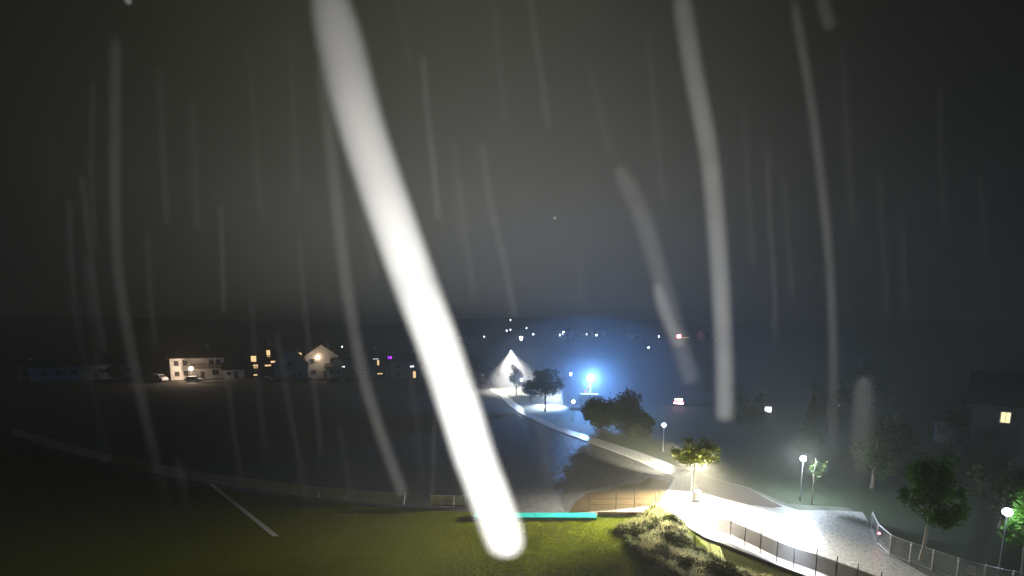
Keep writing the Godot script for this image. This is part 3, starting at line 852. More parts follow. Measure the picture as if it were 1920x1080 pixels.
func pitch() -> void:
	# advertising boards along the near touchline, one panel each
	var line := [Vector2(-69.1, -69.5), Vector2(-53.5, -60.0), Vector2(-35.7, -50.3), Vector2(-22.3, -45.0), Vector2(-14.7, -42.6), Vector2(-9.0, -41.5)]
	var o := thing("board_fence", "curved row of white advertising boards along the dark field", "advertising boards", Vector3.ZERO)
	var cu := Curve2D.new()
	for i in line.size():
		var t: Vector2 = (line[mini(i + 1, line.size() - 1)] - line[maxi(i - 1, 0)]) / 6.0
		cu.add_point(line[i], -t, t)
	var len := cu.get_baked_length()
	var n := int(len / 2.6)
	var mats := [M.white_board, M.white_board, M.grey_board, M.white_board, M.olive_board, M.grey_board]
	for k in n:
		var a := cu.sample_baked(len * k / n)
		var b := cu.sample_baked(len * (k + 0.985) / n)
		var st := nst()
		var ax := Vector3(b.x - a.x, 0, b.y - a.y)
		var zz := ax.normalized()
		var xx := Vector3.UP.cross(zz).normalized()
		box(st, Vector3((a.x + b.x) / 2, 0.55, (a.y + b.y) / 2), Vector3(0.05, 0.92, ax.length()), Basis(zz, -0.4) * Basis(xx, Vector3.UP, zz))
		obj("panel", st.commit(), M.olive_board if k > n * 0.42 and k < n * 0.55 else mats[rng.randi() % 4], o)
		obj("post", bx(Vector3(a.x, 0.5, a.y - 0.08), Vector3(0.07, 1.0, 0.07)), M.galvanised, o)
	# short second row with pictures
	var s := thing("board_fence", "short row of white and dark boards left of the broad rain streak's end", "advertising boards", Vector3.ZERO)
	for k in 4:
		var x := -6.3 + k * 0.98
		obj("panel", bx(Vector3(x, 0.62, -41.0 + k * 0.07), Vector3(0.95, 0.8, 0.05)), [M.white_board, M.grey_board, M.white_board, M.dark_board][k], s)
		obj("trim", bx(Vector3(x, 0.16, -41.0 + k * 0.07), Vector3(0.95, 0.1, 0.04)), M.red_board, s)
		obj("post", bx(Vector3(x - 0.48, 0.5, -41.1 + k * 0.07), Vector3(0.06, 1.0, 0.06)), M.galvanised, s)
	# teal barrier, its upright boards laid flat so the lamp light reaches them
	var t := thing("flat_teal_board", "long teal barrier laid flat to catch the lamp light between the boards and the lawn", "boarding", Vector3.ZERO)
	for k in 4:
		var x0 := -3.0 + k * 2.4
		obj("mat", bx(Vector3(x0 + 1.19, 0.13, -38.55), Vector3(2.37, 0.24, 1.0)), M.teal_board, t)
		obj("edge_trim", bx(Vector3(x0 + 0.0, 0.12, -38.55), Vector3(0.02, 0.22, 0.98)), M.dark_steel, t)
	var c := thing("timber_edging", "low brown timber edging right of the teal board", "edging", Vector3.ZERO)
	for k in 3:
		obj("plank", bx(Vector3(7.6 + k * 1.6, 0.17, -39.0 + k * 0.02), Vector3(1.58, 0.34, 0.08)), M.timber, c)
	var w := thing("wire_fence", "thin posts with two wires above the brown timber edging", "fence", Vector3.ZERO)
	var px := [6.3, 8.5, 10.0, 12.0]
	var hs := [1.3, 1.5, 2.1, 1.6]
	for k in 4: obj("post", cyl(0, hs[k], 0.03, 0.03, 8, Vector3(px[k], 0, -40.2)), M.dark_steel, w)
	for y in [0.5, 1.0]: obj("wire", tb([Vector3(6.3, y, -40.2), Vector3(12.0, y, -40.2)], [0.01, 0.01], 5), M.dark_steel, w)

func fences() -> void:
	# fence with brown screen along the pavement
	var o := thing("screen_fence", "post fence with brown screen along the near edge of the pavement", "fence", Vector3.ZERO)
	var P := [Vector2(13.95, -34.75), Vector2(14.6, -34.85), Vector2(15.35, -34.3), Vector2(15.85, -33.15), Vector2(16.35, -32.0), Vector2(16.82, -30.8), Vector2(17.4, -29.9), Vector2(18.2, -28.95), Vector2(18.8, -28.0), Vector2(19.4, -27.1), Vector2(20.0, -26.1), Vector2(20.6, -25.1)]
	for k in P.size():
		var p: Vector2 = P[k]
		obj("post", cyl(0.1, 1.8, 0.032, 0.028, 8, Vector3(p.x, 0, p.y)), M.dark_steel, o)
		if k < P.size() - 1:
			var q: Vector2 = P[k + 1]
			if k > 0:
				var st := nst()
				bar(st, Vector3(p.x, 0.93, p.y), Vector3(q.x, 0.93, q.y), 0.012, 1.0)
				obj("screen", st.commit(), M.netting, o)
			obj("rail", tb([Vector3(p.x, 1.46, p.y), Vector3(q.x, 1.46, q.y)], [0.016, 0.016], 6), M.dark_steel, o)
	# gate and cabinet in the bright pool
	var g := thing("gate", "half open dark metal gate at the start of the screened fence", "gate", Vector3(13.7, 0, -36.4), 1.25)
	for x in [0.0, 1.1]: obj("stile", bx(Vector3(x, 0.75, 0), Vector3(0.06, 1.4, 0.06)), M.dark_steel, g)
	for y in [0.15, 0.6, 1.05, 1.42]: obj("bar", bx(Vector3(0.55, y, 0), Vector3(1.04, 0.05, 0.04)), M.dark_steel, g)
	for k in 5: obj("upright", bx(Vector3(0.18 + k * 0.185, 0.75, 0), Vector3(0.025, 1.26, 0.025)), M.dark_steel, g)
	var cb := thing("cabinet", "small grey cabinet with dark louvres in the bright pool", "cabinet", Vector3(15.95, 0, -42.6), 0.3)
	obj("body", bx(Vector3(0, 0.4, 0), Vector3(0.46, 0.8, 0.3)), M.galvanised, cb)
	for y in [0.34, 0.48, 0.62]: obj("louvre", bx(Vector3(0, y, 0.16), Vector3(0.36, 0.06, 0.03)), M.dark_steel, cb)
	obj("lid", bx(Vector3(0, 0.83, 0), Vector3(0.52, 0.05, 0.36)), M.galvanised, cb)
	var wf := thing("wire_fence", "open post and wire fence between lit bank and gate", "fence", Vector3.ZERO)
	var W := [Vector2(12.0, -41.3), Vector2(12.6, -39.2), Vector2(13.2, -37.2)]
	for k in 3: obj("post", cyl(0.0, 1.75, 0.028, 0.028, 8, Vector3(W[k].x, 0, W[k].y)), M.dark_steel, wf)
	for y in [0.6, 1.1, 1.6]: obj("wire", tb([Vector3(12.0, y, -41.3), Vector3(13.2, y, -37.2)], [0.008, 0.008], 5), M.dark_steel, wf)
	# mesh fence at right
	var r := thing("mesh_fence", "curved galvanised mesh fence with clamps along the right side of the pavement", "fence", Vector3.ZERO)
	var R := [Vector2(26.53, -36.1), Vector2(25.35, -33.85), Vector2(24.85, -31.95), Vector2(25.3, -30.8), Vector2(25.85, -29.75), Vector2(26.4, -28.6), Vector2(27.14, -27.7), Vector2(28.07, -27.0), Vector2(29.2, -26.4)]
	for k in R.size():
		var p: Vector2 = R[k]
		obj("post", cyl(0.0, 1.42, 0.04, 0.04, 10, Vector3(p.x, 0, p.y)), M.galvanised, r)
		obj("clamp", ball(Vector3(p.x - 0.07, 1.24, p.y + 0.05), Vector3(0.055, 0.055, 0.055), 10), M.sign_white, r)
		if k < R.size() - 1:
			var q: Vector2 = R[k + 1]
			var a := Vector3(p.x, 0, p.y)
			var b := Vector3(q.x, 0, q.y)
			obj("rail", tb([a + Vector3(0, 1.38, 0), b + Vector3(0, 1.38, 0)], [0.024, 0.024], 8), M.galvanised, r)
			obj("rail", tb([a + Vector3(0, 0.1, 0), b + Vector3(0, 0.1, 0)], [0.016, 0.016], 8), M.galvanised, r)
			var st := nst()
			var n := int(a.distance_to(b) / 0.1)
			for i in range(-12, n + 1):
				for s in [0, 1]:
					var f0 := clampf(float(i) / n, 0, 1)
					var f1 := clampf(float(i + 12) / n, 0, 1)
					if f1 - f0 < 0.02: continue
					var h0: float = 0.1 + 1.24 * ((f0 * n - i) / 12.0)
					var h1: float = 0.1 + 1.24 * ((f1 * n - i) / 12.0)
					if s: 
						h0 = 1.44 - h0
						h1 = 1.44 - h1
					var e0 := a.lerp(b, f0) + Vector3(0, h0, 0)
					var e1 := a.lerp(b, f1) + Vector3(0, h1, 0)
					var d := (e1 - e0).normalized().cross(Vector3(b.z - a.z, 0, a.x - b.x).normalized()) * 0.0025
					quad(st, e0 - d, e1 - d, e1 + d, e0 + d)
			var me := obj("wire_mesh", st.commit(), M.galvanised, r)
			me.set_meta("kind", "stuff")
	var sg := thing("notice", "small white notice hung on the mesh fence near the lower right", "sign", Vector3(26.75, 0.62, -28.12), -0.75)
	obj("plate", bx(Vector3(0, 0.25, 0.06), Vector3(0.34, 0.5, 0.02)), M.sign_white, sg)
	for y in [0.36, 0.28, 0.2]: obj("print_bar", bx(Vector3(0, y, 0.072), Vector3(0.22, 0.03, 0.004)), M.grey_board, sg)
	var rl := thing("marker_light", "tiny red light on the mesh fence where it bends", "marker light", Vector3(25.42, 0.72, -33.8))
	obj("bracket", bx(Vector3(0.02, 0, -0.03), Vector3(0.06, 0.12, 0.04)), M.dark_steel, rl)
	obj("lamp", ball(Vector3(0, 0.02, 0.02), Vector3(0.06, 0.06, 0.06), 10), M.red_sign, rl)

func planting() -> void:
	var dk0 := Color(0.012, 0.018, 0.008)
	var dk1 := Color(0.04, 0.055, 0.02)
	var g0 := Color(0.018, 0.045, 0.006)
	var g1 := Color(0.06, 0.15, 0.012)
	tree("tree", "slim leafy tree behind the mesh fence at right", Vector3(26.3, 0, -31.2), 7.1, 2.0, 1.75, 5200, 0.11, g0, g1, Vector3(0.35, 0, 0), M.pale_bark, 0.09)
	tree("tree", "leafy tree around the globe lamp at the right edge", Vector3(30.9, 0, -29.2), 5.6, 1.1, 1.25, 4200, 0.11, Color(0.04, 0.09, 0.02), Color(0.1, 0.22, 0.04), Vector3(0.1, 0, -0.3), M.pale_bark, 0.08)
	tree("tree", "low olive green tree glowing over the brightest pavement", Vector3(15.6, 0, -42.5), 5.5, 3.15, 2.0, 4200, 0.1, Color(0.03, 0.034, 0.003), Color(0.095, 0.095, 0.006), Vector3(0, 0, 0), M.pale_bark, 0.07)
	tree("tree", "round dark street tree with bare trunk before the lit lawn patch", Vector3(5.8, 0, -88.5), 7.7, 2.6, 3.3, 5200, 0.17, dk0, dk1, Vector3.ZERO, null, 0.16, "tree", 40)
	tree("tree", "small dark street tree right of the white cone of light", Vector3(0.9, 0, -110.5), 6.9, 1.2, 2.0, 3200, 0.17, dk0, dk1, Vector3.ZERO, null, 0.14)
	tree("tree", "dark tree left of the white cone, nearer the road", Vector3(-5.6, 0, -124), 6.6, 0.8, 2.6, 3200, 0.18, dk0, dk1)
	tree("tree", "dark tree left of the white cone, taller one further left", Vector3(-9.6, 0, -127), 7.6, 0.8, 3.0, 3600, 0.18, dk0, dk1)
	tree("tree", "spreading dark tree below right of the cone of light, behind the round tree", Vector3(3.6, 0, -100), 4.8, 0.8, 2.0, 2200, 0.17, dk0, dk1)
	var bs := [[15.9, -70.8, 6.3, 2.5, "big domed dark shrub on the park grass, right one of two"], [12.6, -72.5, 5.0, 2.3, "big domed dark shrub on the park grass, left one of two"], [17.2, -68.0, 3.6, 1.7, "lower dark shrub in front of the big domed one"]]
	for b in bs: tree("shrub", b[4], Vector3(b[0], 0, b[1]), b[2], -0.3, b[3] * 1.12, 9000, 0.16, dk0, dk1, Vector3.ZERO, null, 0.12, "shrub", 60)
	conifer("tall dark conifer behind the globe lamp by the pavement", Vector3(35.2, 0, -59.1), 7.0, 2.0, 5200)
	# thin bare tree beside the lamp
	var o := thing("bare_tree", "thin nearly bare young tree right beside the globe lamp", "tree", Vector3(25.3, 0, -41.6))
	var tr := obj("trunk", tb([Vector3.ZERO, Vector3(0.03, 1.5, 0), Vector3(-0.02, 2.8, 0), Vector3(0.05, 4.0, 0)], [0.06, 0.045, 0.035, 0.012], 8), M.pale_bark, o)
	for k in 9:
		var y := 2.0 + k * 0.2
		var a := k * 2.4
		var d := Vector3(cos(a), 0.7, sin(a)) * (0.75 - k * 0.05)
		obj("limb", tb([Vector3(0, y, 0), Vector3(0, y, 0) + d * 0.5 + Vector3(0, 0.05, 0), Vector3(0, y, 0) + d], [0.02, 0.013, 0.005], 5), M.pale_bark, tr)
	var st := nst()
	leaves(st, Vector3(0.35, 3.1, 0.1), Vector3(0.75, 0.9, 0.6), 420, 0.06, Color(0.06, 0.1, 0.04), Color(0.15, 0.2, 0.1), 9)
	obj("crown", st.commit(), M.leaf, o)
	# trees of the dark park at right and behind the houses
	var T := [
		[32.0, -68.0, 6.5, 2.6, "dark park tree left of the conifer"], [44.0, -70.0, 8.5, 3.2, "dark park tree behind the broad grey streak"], [39.5, -52.0, 6.5, 2.4, "dark park tree between conifer and slim tree"],
		[33.5, -46.0, 5.0, 2.0, "dark park tree behind the slim leafy tree"], [52.0, -58.0, 7.5, 3.0, "dark park tree before the shed"], [36.5, -36.5, 5.5, 2.1, "dark park tree left below the yellow window"],
		[60.0, -85.0, 9.0, 3.6, "large dark park tree far right of the kiosk"], [40.0, -92.0, 5.5, 2.2, "dark park tree right of the red car"]]
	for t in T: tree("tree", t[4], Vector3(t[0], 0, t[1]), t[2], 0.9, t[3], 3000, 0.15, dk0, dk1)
	var V := [[-99.0, -148, 7.5, "dark garden tree left of the white house"], [-79.0, -150, 7.0, "dark garden tree right of the white house"], [-64.5, -152, 7.5, "dark garden tree behind the gabled house"], [-22.0, -146, 7.5, "dark garden tree at the end of the house row"], [-108.0, -139, 4.5, "dark garden tree before the dim long building"], [-44.5, -152, 8.0, "dark garden tree behind the pale blue house"]]
	for t in V: tree("tree", t[3], Vector3(t[0], 0, t[1]), t[2], 0.9, 2.6, 2000, 0.2, dk0, dk1)
	var hg := obj("hedge", _hedge(), M.leaf)
	tag(hg, "low dark hedge in front of the house row", "hedge")
	# rough bank of pale tall grass, lit from the pavement side
	var tuft := nst()
	for k in 16:
		var a := rng.randf() * TAU
		var r := rng.randf() * 0.16
		var b := Vector3(cos(a) * r, 0, sin(a) * r)
		var tip := b + Vector3(cos(a) * rng.randf_range(0.1, 0.4), rng.randf_range(0.22, 0.42), sin(a) * rng.randf_range(0.1, 0.4))
		var mid := b.lerp(tip, 0.55) + Vector3(0, 0.1, 0)
		var w := Vector3(-sin(a), 0, cos(a)) * 0.018
		tuft.set_color(Color.WHITE)
		for v in [b - w, mid + w, b + w, b - w, mid - w, mid + w, mid - w, tip, mid + w]:
			tuft.set_normal((Vector3.UP + Vector3(cos(a), 0, sin(a)) * 0.5).normalized())
			tuft.add_vertex(v)
	var mm := MultiMesh.new()
	mm.transform_format = MultiMesh.TRANSFORM_3D
	mm.use_colors = true
	mm.mesh = tuft.commit()
	var bank := v2([8.0, -36.4, 8.0, -33.2, 8.9, -30.2, 10.6, -28.0, 15.5, -27.2, 13.6, -30.5, 12.4, -33.6, 12.9, -37.0, 11.9, -40.6, 10.6, -39.0])
	var places := []
	for k in 5200:
		var p := Vector2(rng.randf_range(7.5, 16), rng.randf_range(-41, -27))
		if Geometry2D.is_point_in_polygon(p, bank): places.append(p)
	mm.instance_count = places.size()
	var nz := FastNoiseLite.new()
	nz.seed = 3
	nz.frequency = 0.35
	for k in places.size():
		var p: Vector2 = places[k]
		var v := nz.get_noise_2dv(p)
		var s := rng.randf_range(0.6, 1.1) * (1.0 + v * 0.9)
		mm.set_instance_transform(k, Transform3D(Basis(Vector3.UP, rng.randf() * TAU).scaled(Vector3(s * 1.1, s, s * 1.1)), Vector3(p.x, 0, p.y)))
		mm.set_instance_color(k, Color(0.024, 0.036, 0.004).lerp(Color(0.082, 0.076, 0.02), clampf(0.5 + v * 1.2 + rng.randfn() * 0.2, 0, 1)))
	var mi := MultiMeshInstance3D.new()
	mi.name = "rough_grass"
	mi.multimesh = mm
	mi.material_override = M.blade
	add_child(mi)
	tag(mi, "rough bank of pale tall grass between lawn and pavement", "grass", "", "stuff")
	# short grass of the lawn where the lamp light reaches it
	var bl := nst()
	for k in 9:
		var a := rng.randf() * TAU
		var b := Vector3(cos(a), 0, sin(a)) * rng.randf() * 0.11
		var tip := b + Vector3(rng.randfn() * 0.04, rng.randf_range(0.05, 0.1), rng.randfn() * 0.04)
		var w := Vector3(-sin(a), 0, cos(a)) * 0.012
		bl.set_color(Color.WHITE)
		tri(bl, b - w, b + w, tip)
	var lm := MultiMesh.new()
	lm.transform_format = MultiMesh.TRANSFORM_3D
	lm.use_colors = true
	lm.mesh = bl.commit()
	lm.instance_count = 26000
	for k in 26000:
		var p := Vector2(lerpf(-9.0, 13.2, pow(rng.randf(), 0.62)), rng.randf_range(-38.9, -27.0))
		var v := nz.get_noise_2dv(p * 0.7)
		var s := rng.randf_range(0.6, 1.2) * lerpf(0.25, 1.0, smoothstep(-9.0, 2.0, p.x))
		lm.set_instance_transform(k, Transform3D(Basis(Vector3.UP, rng.randf() * TAU).scaled(Vector3(s, s, s)), Vector3(p.x, 0.005, p.y)))
		lm.set_instance_color(k, Color(0.17, 0.2, 0.003).lerp(Color(0.36, 0.38, 0.01), clampf(0.5 + v * 0.5 + rng.randfn() * 0.15, 0, 1)))
	var li := MultiMeshInstance3D.new()
	li.name = "lawn_grass"
	li.multimesh = lm
	li.material_override = M.blade
	add_child(li)
	tag(li, "short yellow green grass of the lit lawn left of the rough bank", "grass", "", "stuff")
	var sb := [[9.2, -35.2, 0.5, "pale bush at the left corner of the rough grass bank"], [10.8, -36.8, 0.65, "pale bush in the upper middle of the rough grass bank"], [12.0, -37.6, 0.7, "pale bush by the fence end of the rough grass bank"], [9.6, -32.4, 0.55, "bush on the left side of the rough grass bank, halfway down"], [11.4, -33.8, 0.7, "bush at the shadow edge of the rough grass bank"], [10.9, -30.4, 0.7, "dim bush at the bottom of the rough grass bank"], [12.9, -29.6, 0.9, "dim bush in the shadow of the screened fence"]]
	for b in sb: tree("bush", b[3], Vector3(b[0], 0, b[1]), b[2], 0.0, b[2] * 1.25, 1500, 0.055, Color(0.03, 0.042, 0.006), Color(0.085, 0.09, 0.02), Vector3.ZERO, null, 0.03, "bush", 20)

func _hedge() -> Mesh:
	var st := nst()
	for k in 40:
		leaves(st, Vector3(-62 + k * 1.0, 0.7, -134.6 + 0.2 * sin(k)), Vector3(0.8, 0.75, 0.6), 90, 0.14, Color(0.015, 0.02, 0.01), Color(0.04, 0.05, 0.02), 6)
	return st.commit()

func road_things() -> void:
	car("parked_car", "red car seen from behind with glowing tail lights on the side road", Vector3(31.8, 0.02, -96.6), PI - 0.32, M.red_paint, true)
	car("parked_van", "white van at the left end of the village street", Vector3(-95.3, 0.02, -137.5), 1.2, M.white_car, false, true)
	car("parked_car", "white car under the lamp before the white house", Vector3(-85.4, 0.02, -137.0), 1.6, M.white_car, false)
	car("parked_car", "grey car before the gabled house, left one of two", Vector3(-65.6, 0.02, -136.2), 1.57, M.grey_car, false)
	car("parked_car", "grey car before the gabled house, right one of two", Vector3(-60.6, 0.02, -136.4), 1.57, M.grey_car, false)
	car("parked_car", "dark car before the pale blue house", Vector3(-46.5, 0.02, -136.4), 1.57, M.dark_car, false)
	var rl := thing("guard_rail", "pale guard rail left of the white van", "guard rail", Vector3.ZERO)
	obj("rail", tb([Vector3(-102, 0.9, -141.5), Vector3(-96.8, 0.75, -136.0)], [0.09, 0.09], 8), M.white_paint, rl)
	for f in [0.05, 0.5, 0.95]: obj("post", cyl(0, 0.85, 0.06, 0.06, 8, Vector3(-102, 0, -141.5).lerp(Vector3(-96.8, 0, -136.0), f)), M.galvanised, rl)
	var dc := thing("drain_cover", "dark round drain cover in the pavement at lower right", "drain cover", Vector3(21.6, 0.017, -30.6))
	obj("ring", cyl(0, 0.012, 0.36, 0.36, 20), M.galvanised, dc)
	for k in 5: obj("slot", bx(Vector3(-0.2 + k * 0.1, 0.014, 0), Vector3(0.05, 0.008, 0.4)), M.dark_steel, dc)
	var d2 := thing("drain_cover", "dark round drain cover in the bright pavement below the lamp", "drain cover", Vector3(20.4, 0.017, -41.0))
	obj("ring", cyl(0, 0.012, 0.32, 0.32, 20), M.galvanised, d2)
	for k in 5: obj("slot", bx(Vector3(-0.2 + k * 0.1, 0.014, 0), Vector3(0.05, 0.008, 0.36)), M.dark_steel, d2)

func rain() -> void:
	rain_streak("broad bright white rain streak slanting down the middle, the widest of all", 0.0448, 0.07500, [-0.36, 15.66, -1.05, -0.34, 15.6, -1.05, -0.29, 15.38, -1.05, -0.24, 15.22, -1.05, -0.19, 15.07, -1.05, -0.15, 14.96, -1.05, -0.1, 14.8, -1.05, -0.08, 14.73, -1.05, -0.02, 14.56, -1.05, -0.01, 14.51, -1.05])
	rain_streak("long grey rain streak right of the middle, above the lit pavement", 0.0251, 0.02199, [0.42, 15.85, -1.42, 0.47, 15.63, -1.42, 0.52, 15.43, -1.42, 0.56, 15.16, -1.42, 0.59, 14.88, -1.42, 0.6, 14.73, -1.42])
	rain_streak("thin long brownish rain streak above the conifer beside the lamp", 0.0135, 0.01511, [0.81, 15.93, -1.62, 0.87, 15.71, -1.62, 0.92, 15.49, -1.62, 0.98, 15.18, -1.62, 1.02, 14.85, -1.62, 1.04, 14.57, -1.62])
	rain_streak("broad faint grey rain streak slanting above the red tail lights", 0.0249, 0.00483, [0.26, 15.39, -1.33, 0.32, 15.28, -1.33, 0.39, 15.08, -1.33, 0.47, 14.85, -1.33])
	rain_streak("short broad grey rain streak ending over the far end of the pavement", 0.0281, 0.03079, [0.98, 14.86, -1.42, 0.99, 14.72, -1.42, 0.99, 14.56, -1.42, 0.99, 14.45, -1.42])
	rain_streak("dim rain streak leaning left beside the right hand tree", 0.0206, 0.09107, [1.52, 14.7, -1.52, 1.5, 14.56, -1.52, 1.47, 14.41, -1.52, 1.44, 14.24, -1.52])
	rain_streak("grey rain streak left of the broad white one, ending at the boards", 0.0177, 0.00590, [-0.49, 15.68, -1.42, -0.47, 15.39, -1.42, -0.45, 15.11, -1.42, -0.41, 14.84, -1.42, -0.36, 14.66, -1.42, -0.31, 14.51, -1.42])
	rain_streak("short faint rain streak high up just right of the broad white one", 0.0122, 0.00594, [-0.29, 15.87, -1.8, -0.28, 15.71, -1.8, -0.26, 15.51, -1.8, -0.25, 15.35, -1.8])
	rain_streak("faint rain streak ending just above the lit far street lamp cone", 0.0127, 0.00304, [-0.09, 15.54, -1.62, -0.06, 15.34, -1.62, -0.02, 15.18, -1.62, 0.01, 15.02, -1.62])
	rain_streak("faint rain streak at the top edge right of the middle", 0.0127, 0.00319, [0.05, 15.94, -1.62, 0.07, 15.82, -1.62, 0.09, 15.7, -1.62, 0.11, 15.58, -1.62])
	rain_streak("long olive rain streak crossing the dark field at left", 0.0143, 0.02619, [-1.08, 15.79, -1.52, -1.11, 15.53, -1.52, -1.14, 15.21, -1.52, -1.13, 14.95, -1.52, -1.09, 14.61, -1.52, -1.03, 14.25, -1.52])
	rain_streak("thin rain streak at far left ending above the white boards", 0.0084, 0.03643, [-1.49, 15.42, -1.8, -1.51, 15.2, -1.8, -1.51, 14.94, -1.8, -1.48, 14.68, -1.8, -1.48, 14.56, -1.8])
	rain_streak("thin short rain streak above the dim long building at left", 0.0094, 0.03036, [-1.44, 15.5, -1.8, -1.44, 15.25, -1.8, -1.44, 15.09, -1.8, -1.43, 14.91, -1.8])
	rain_streak("thin rain streak crossing the white boards at far left", 0.0084, 0.02732, [-1.47, 14.76, -1.8, -1.46, 14.56, -1.8, -1.43, 14.36, -1.8, -1.39, 14.22, -1.8])
	rain_streak("faint rain streak above the lone lit kiosk window", 0.0094, 0.00429, [0.85, 15.58, -1.8, 0.87, 15.37, -1.8, 0.9, 15.16, -1.8, 0.92, 14.94, -1.8])
	rain_streak("faint thin rain streak above the yellow lit window", 0.0083, 0.02732, [1.72, 15.54, -1.98, 1.76, 15.37, -1.98, 1.8, 15.14, -1.98])
	rain_streak("faint thin rain streak above the white house at left", 0.0083, 0.00640, [-1.08, 15.45, -1.98, -1.09, 15.26, -1.98, -1.1, 15.05, -1.98])
	rain_streak("faint broad rain streak over the car park", 0.0206, 0.00134, [0.08, 14.75, -1.52, 0.1, 14.6, -1.52, 0.12, 14.48, -1.52, 0.14, 14.34, -1.52])
	rain_streak("faint thin rain streak above the house with the porch lamp", 0.0084, 0.00270, [-0.72, 15.31, -1.8, -0.72, 15.09, -1.8, -0.7, 14.79, -1.8, -0.69, 14.54, -1.8])
	rain_streak("faint short rain streak touching the left side of the broad white one", 0.0135, 0.00196, [-0.46, 15.43, -1.62, -0.45, 15.32, -1.62, -0.42, 15.15, -1.62])
	rain_streak("short olive rain streak at the top edge right of the long grey one", 0.0158, 0.01507, [0.83, 15.9, -1.52, 0.85, 15.84, -1.52, 0.87, 15.8, -1.52])
	rain_streak("short misty rain streak above the far red sign", 0.0206, 0.01027, [0.42, 15.12, -1.52, 0.45, 15.03, -1.52, 0.5, 14.94, -1.52])
	rain_streak("very faint rain streak at the top edge in the middle", 0.0118, 0.00149, [-0.05, 15.93, -1.62, -0.04, 15.77, -1.62, -0.02, 15.61, -1.62])
	rain_streak("very faint rain streak on the dark field left of the middle", 0.0113, 0.00229, [-0.82, 14.98, -1.8, -0.79, 14.68, -1.8, -0.74, 14.32, -1.8, -0.72, 14.08, -1.8])
	rain_streak("very faint rain streak over the near lawn at left", 0.0135, 0.01670, [-1.09, 14.57, -1.62, -1.07, 14.39, -1.62, -1.04, 14.18, -1.62])
	rain_streak("very faint rain streak between the two long grey ones", 0.0084, 0.00294, [0.91, 15.5, -1.8, 0.94, 15.29, -1.8, 0.97, 15.09, -1.8])
	rain_streak("very faint rain streak high up left of the long grey one", 0.0131, 0.00185, [0.44, 15.94, -1.8, 0.47, 15.68, -1.8, 0.51, 15.41, -1.8])
	rain_streak("very faint upright rain streak over the blue floodlight", 0.0135, 0.00110, [0.2, 15.21, -1.62, 0.22, 15.05, -1.62, 0.23, 14.87, -1.62])
	rain_streak("hair thin rain streak standing on the end of the white boards", 0.0068, 0.00598, [-0.33, 14.64, -2.16, -0.34, 14.43, -2.16, -0.35, 14.23, -2.16])
	rain_streak("very faint rain streak right beside the broad white one", 0.0118, 0.00168, [-0.16, 15.45, -1.62, -0.14, 15.26, -1.62, -0.12, 15.08, -1.62])
	rain_streak("very faint rain streak high in the left sky", 0.0113, 0.00588, [-1.15, 15.83, -1.8, -1.16, 15.58, -1.8, -1.17, 15.34, -1.8])
	rain_streak("very faint rain streak high between the left sky and the middle", 0.0113, 0.00210, [-0.85, 15.89, -1.8, -0.85, 15.65, -1.8, -0.85, 15.37, -1.8])
	rain_streak("very faint rain streak over the dark trees at right", 0.0094, 0.00666, [1.32, 15.34, -1.8, 1.36, 15.09, -1.8, 1.4, 14.83, -1.8])
	rain_streak("very short thin rain streak near the right edge", 0.0072, 0.01518, [1.77, 15.54, -1.98, 1.79, 15.47, -1.98, 1.81, 15.39, -1.98])
	rain_streak("very faint slanting rain streak in the dark left corner", 0.0072, 0.01518, [-1.89, 14.54, -1.98, -1.85, 14.39, -1.98, -1.81, 14.2, -1.98])
	rain_streak("thin olive rain streak at left beside the long olive one", 0.0080, 0.01518, [-1.29, 15.75, -1.7, -1.33, 15.47, -1.7, -1.34, 15.24, -1.7])
	rain_streak("thin olive rain streak low at left above the long building", 0.0089, 0.01821, [-1.38, 15.22, -1.7, -1.38, 15.02, -1.7, -1.37, 14.81, -1.7])
	rain_streak("wide hazy rain streak high in the left part of the sky", 0.0124, 0.00310, [-0.99, 15.7, -1.7, -1.0, 15.48, -1.7, -1.01, 15.3, -1.7])
	rain_streak("hazy rain streak left of the top of the broad white one", 0.0106, 0.00204, [-0.67, 15.89, -1.7, -0.68, 15.66, -1.7, -0.68, 15.42, -1.7])
	rain_streak("hazy rain streak at the top edge right of the broad white one", 0.0106, 0.00166, [-0.35, 15.99, -1.7, -0.33, 15.89, -1.7, -0.31, 15.78, -1.7])
	rain_streak("hazy rain streak over the middle of the broad white one's right side", 0.0142, 0.00124, [-0.18, 15.58, -1.7, -0.17, 15.39, -1.7, -0.16, 15.24, -1.7])
	rain_streak("hazy rain streak high up leading into the slanting grey one", 0.0159, 0.00138, [0.24, 15.78, -1.7, 0.28, 15.63, -1.7, 0.32, 15.52, -1.7])
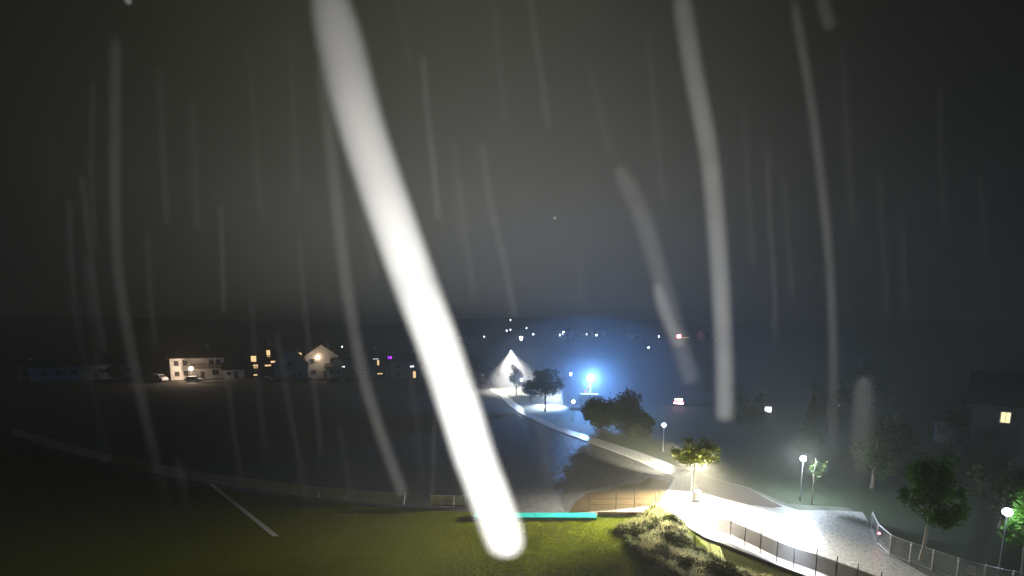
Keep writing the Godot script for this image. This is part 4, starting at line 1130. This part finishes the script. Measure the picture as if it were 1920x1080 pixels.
	rain_streak("hazy rain streak right beside the long grey one", 0.0106, 0.00189, [0.72, 15.67, -1.7, 0.75, 15.42, -1.7, 0.78, 15.19, -1.7])
	rain_streak("hazy rain streak right of the thin brownish one", 0.0106, 0.00333, [1.01, 15.84, -1.7, 1.05, 15.58, -1.7, 1.09, 15.32, -1.7])
	rain_streak("thin hazy rain streak above the short broad grey one", 0.0089, 0.00403, [1.16, 15.47, -1.7, 1.2, 15.22, -1.7, 1.23, 15.02, -1.7])
	rain_streak("thin hazy rain streak in the dark sky at right", 0.0080, 0.00844, [1.32, 15.73, -1.7, 1.35, 15.52, -1.7, 1.38, 15.32, -1.7])
	rain_streak("thin hazy rain streak crossing the brown lit house", 0.0089, 0.00192, [-0.85, 15.09, -1.7, -0.85, 14.84, -1.7, -0.84, 14.57, -1.7])
	rain_streak("hazy rain streak crossing the boards left of the middle", 0.0106, 0.00134, [-0.58, 14.66, -1.7, -0.56, 14.47, -1.7, -0.54, 14.28, -1.7])
	rain_streak("thin hazy rain streak over the field beside the broad white one", 0.0089, 0.00095, [-0.34, 14.86, -1.7, -0.32, 14.66, -1.7, -0.31, 14.47, -1.7])
	rain_streak("thin hazy rain streak over the dark field at left", 0.0089, 0.00286, [-0.95, 14.84, -1.7, -0.94, 14.61, -1.7, -0.92, 14.36, -1.7])
	rain_streak("thin dim rain streak near the left edge", 0.0071, 0.00911, [-1.43, 15.67, -1.7, -1.46, 15.45, -1.7, -1.48, 15.24, -1.7])
	rain_streak("thin hazy rain streak above the white van", 0.0089, 0.00629, [-1.17, 15.3, -1.7, -1.18, 15.09, -1.7, -1.18, 14.93, -1.7])
	var D := [[Vector3(0.4017, 16.0, -5.0), 0.012, "tiny bright water drop in the sky above the middle"], [Vector3(-2.05, 16.72, -3.0), 0.018, "bright water drop at the top edge at left"]]
	for d in D:
		var o := obj("water_drop", ball(d[0], Vector3(d[1], d[1] * 1.15, d[1]), 12), M.sign_white)
		tag(o, d[2], "water drop", "rain falling past the camera")
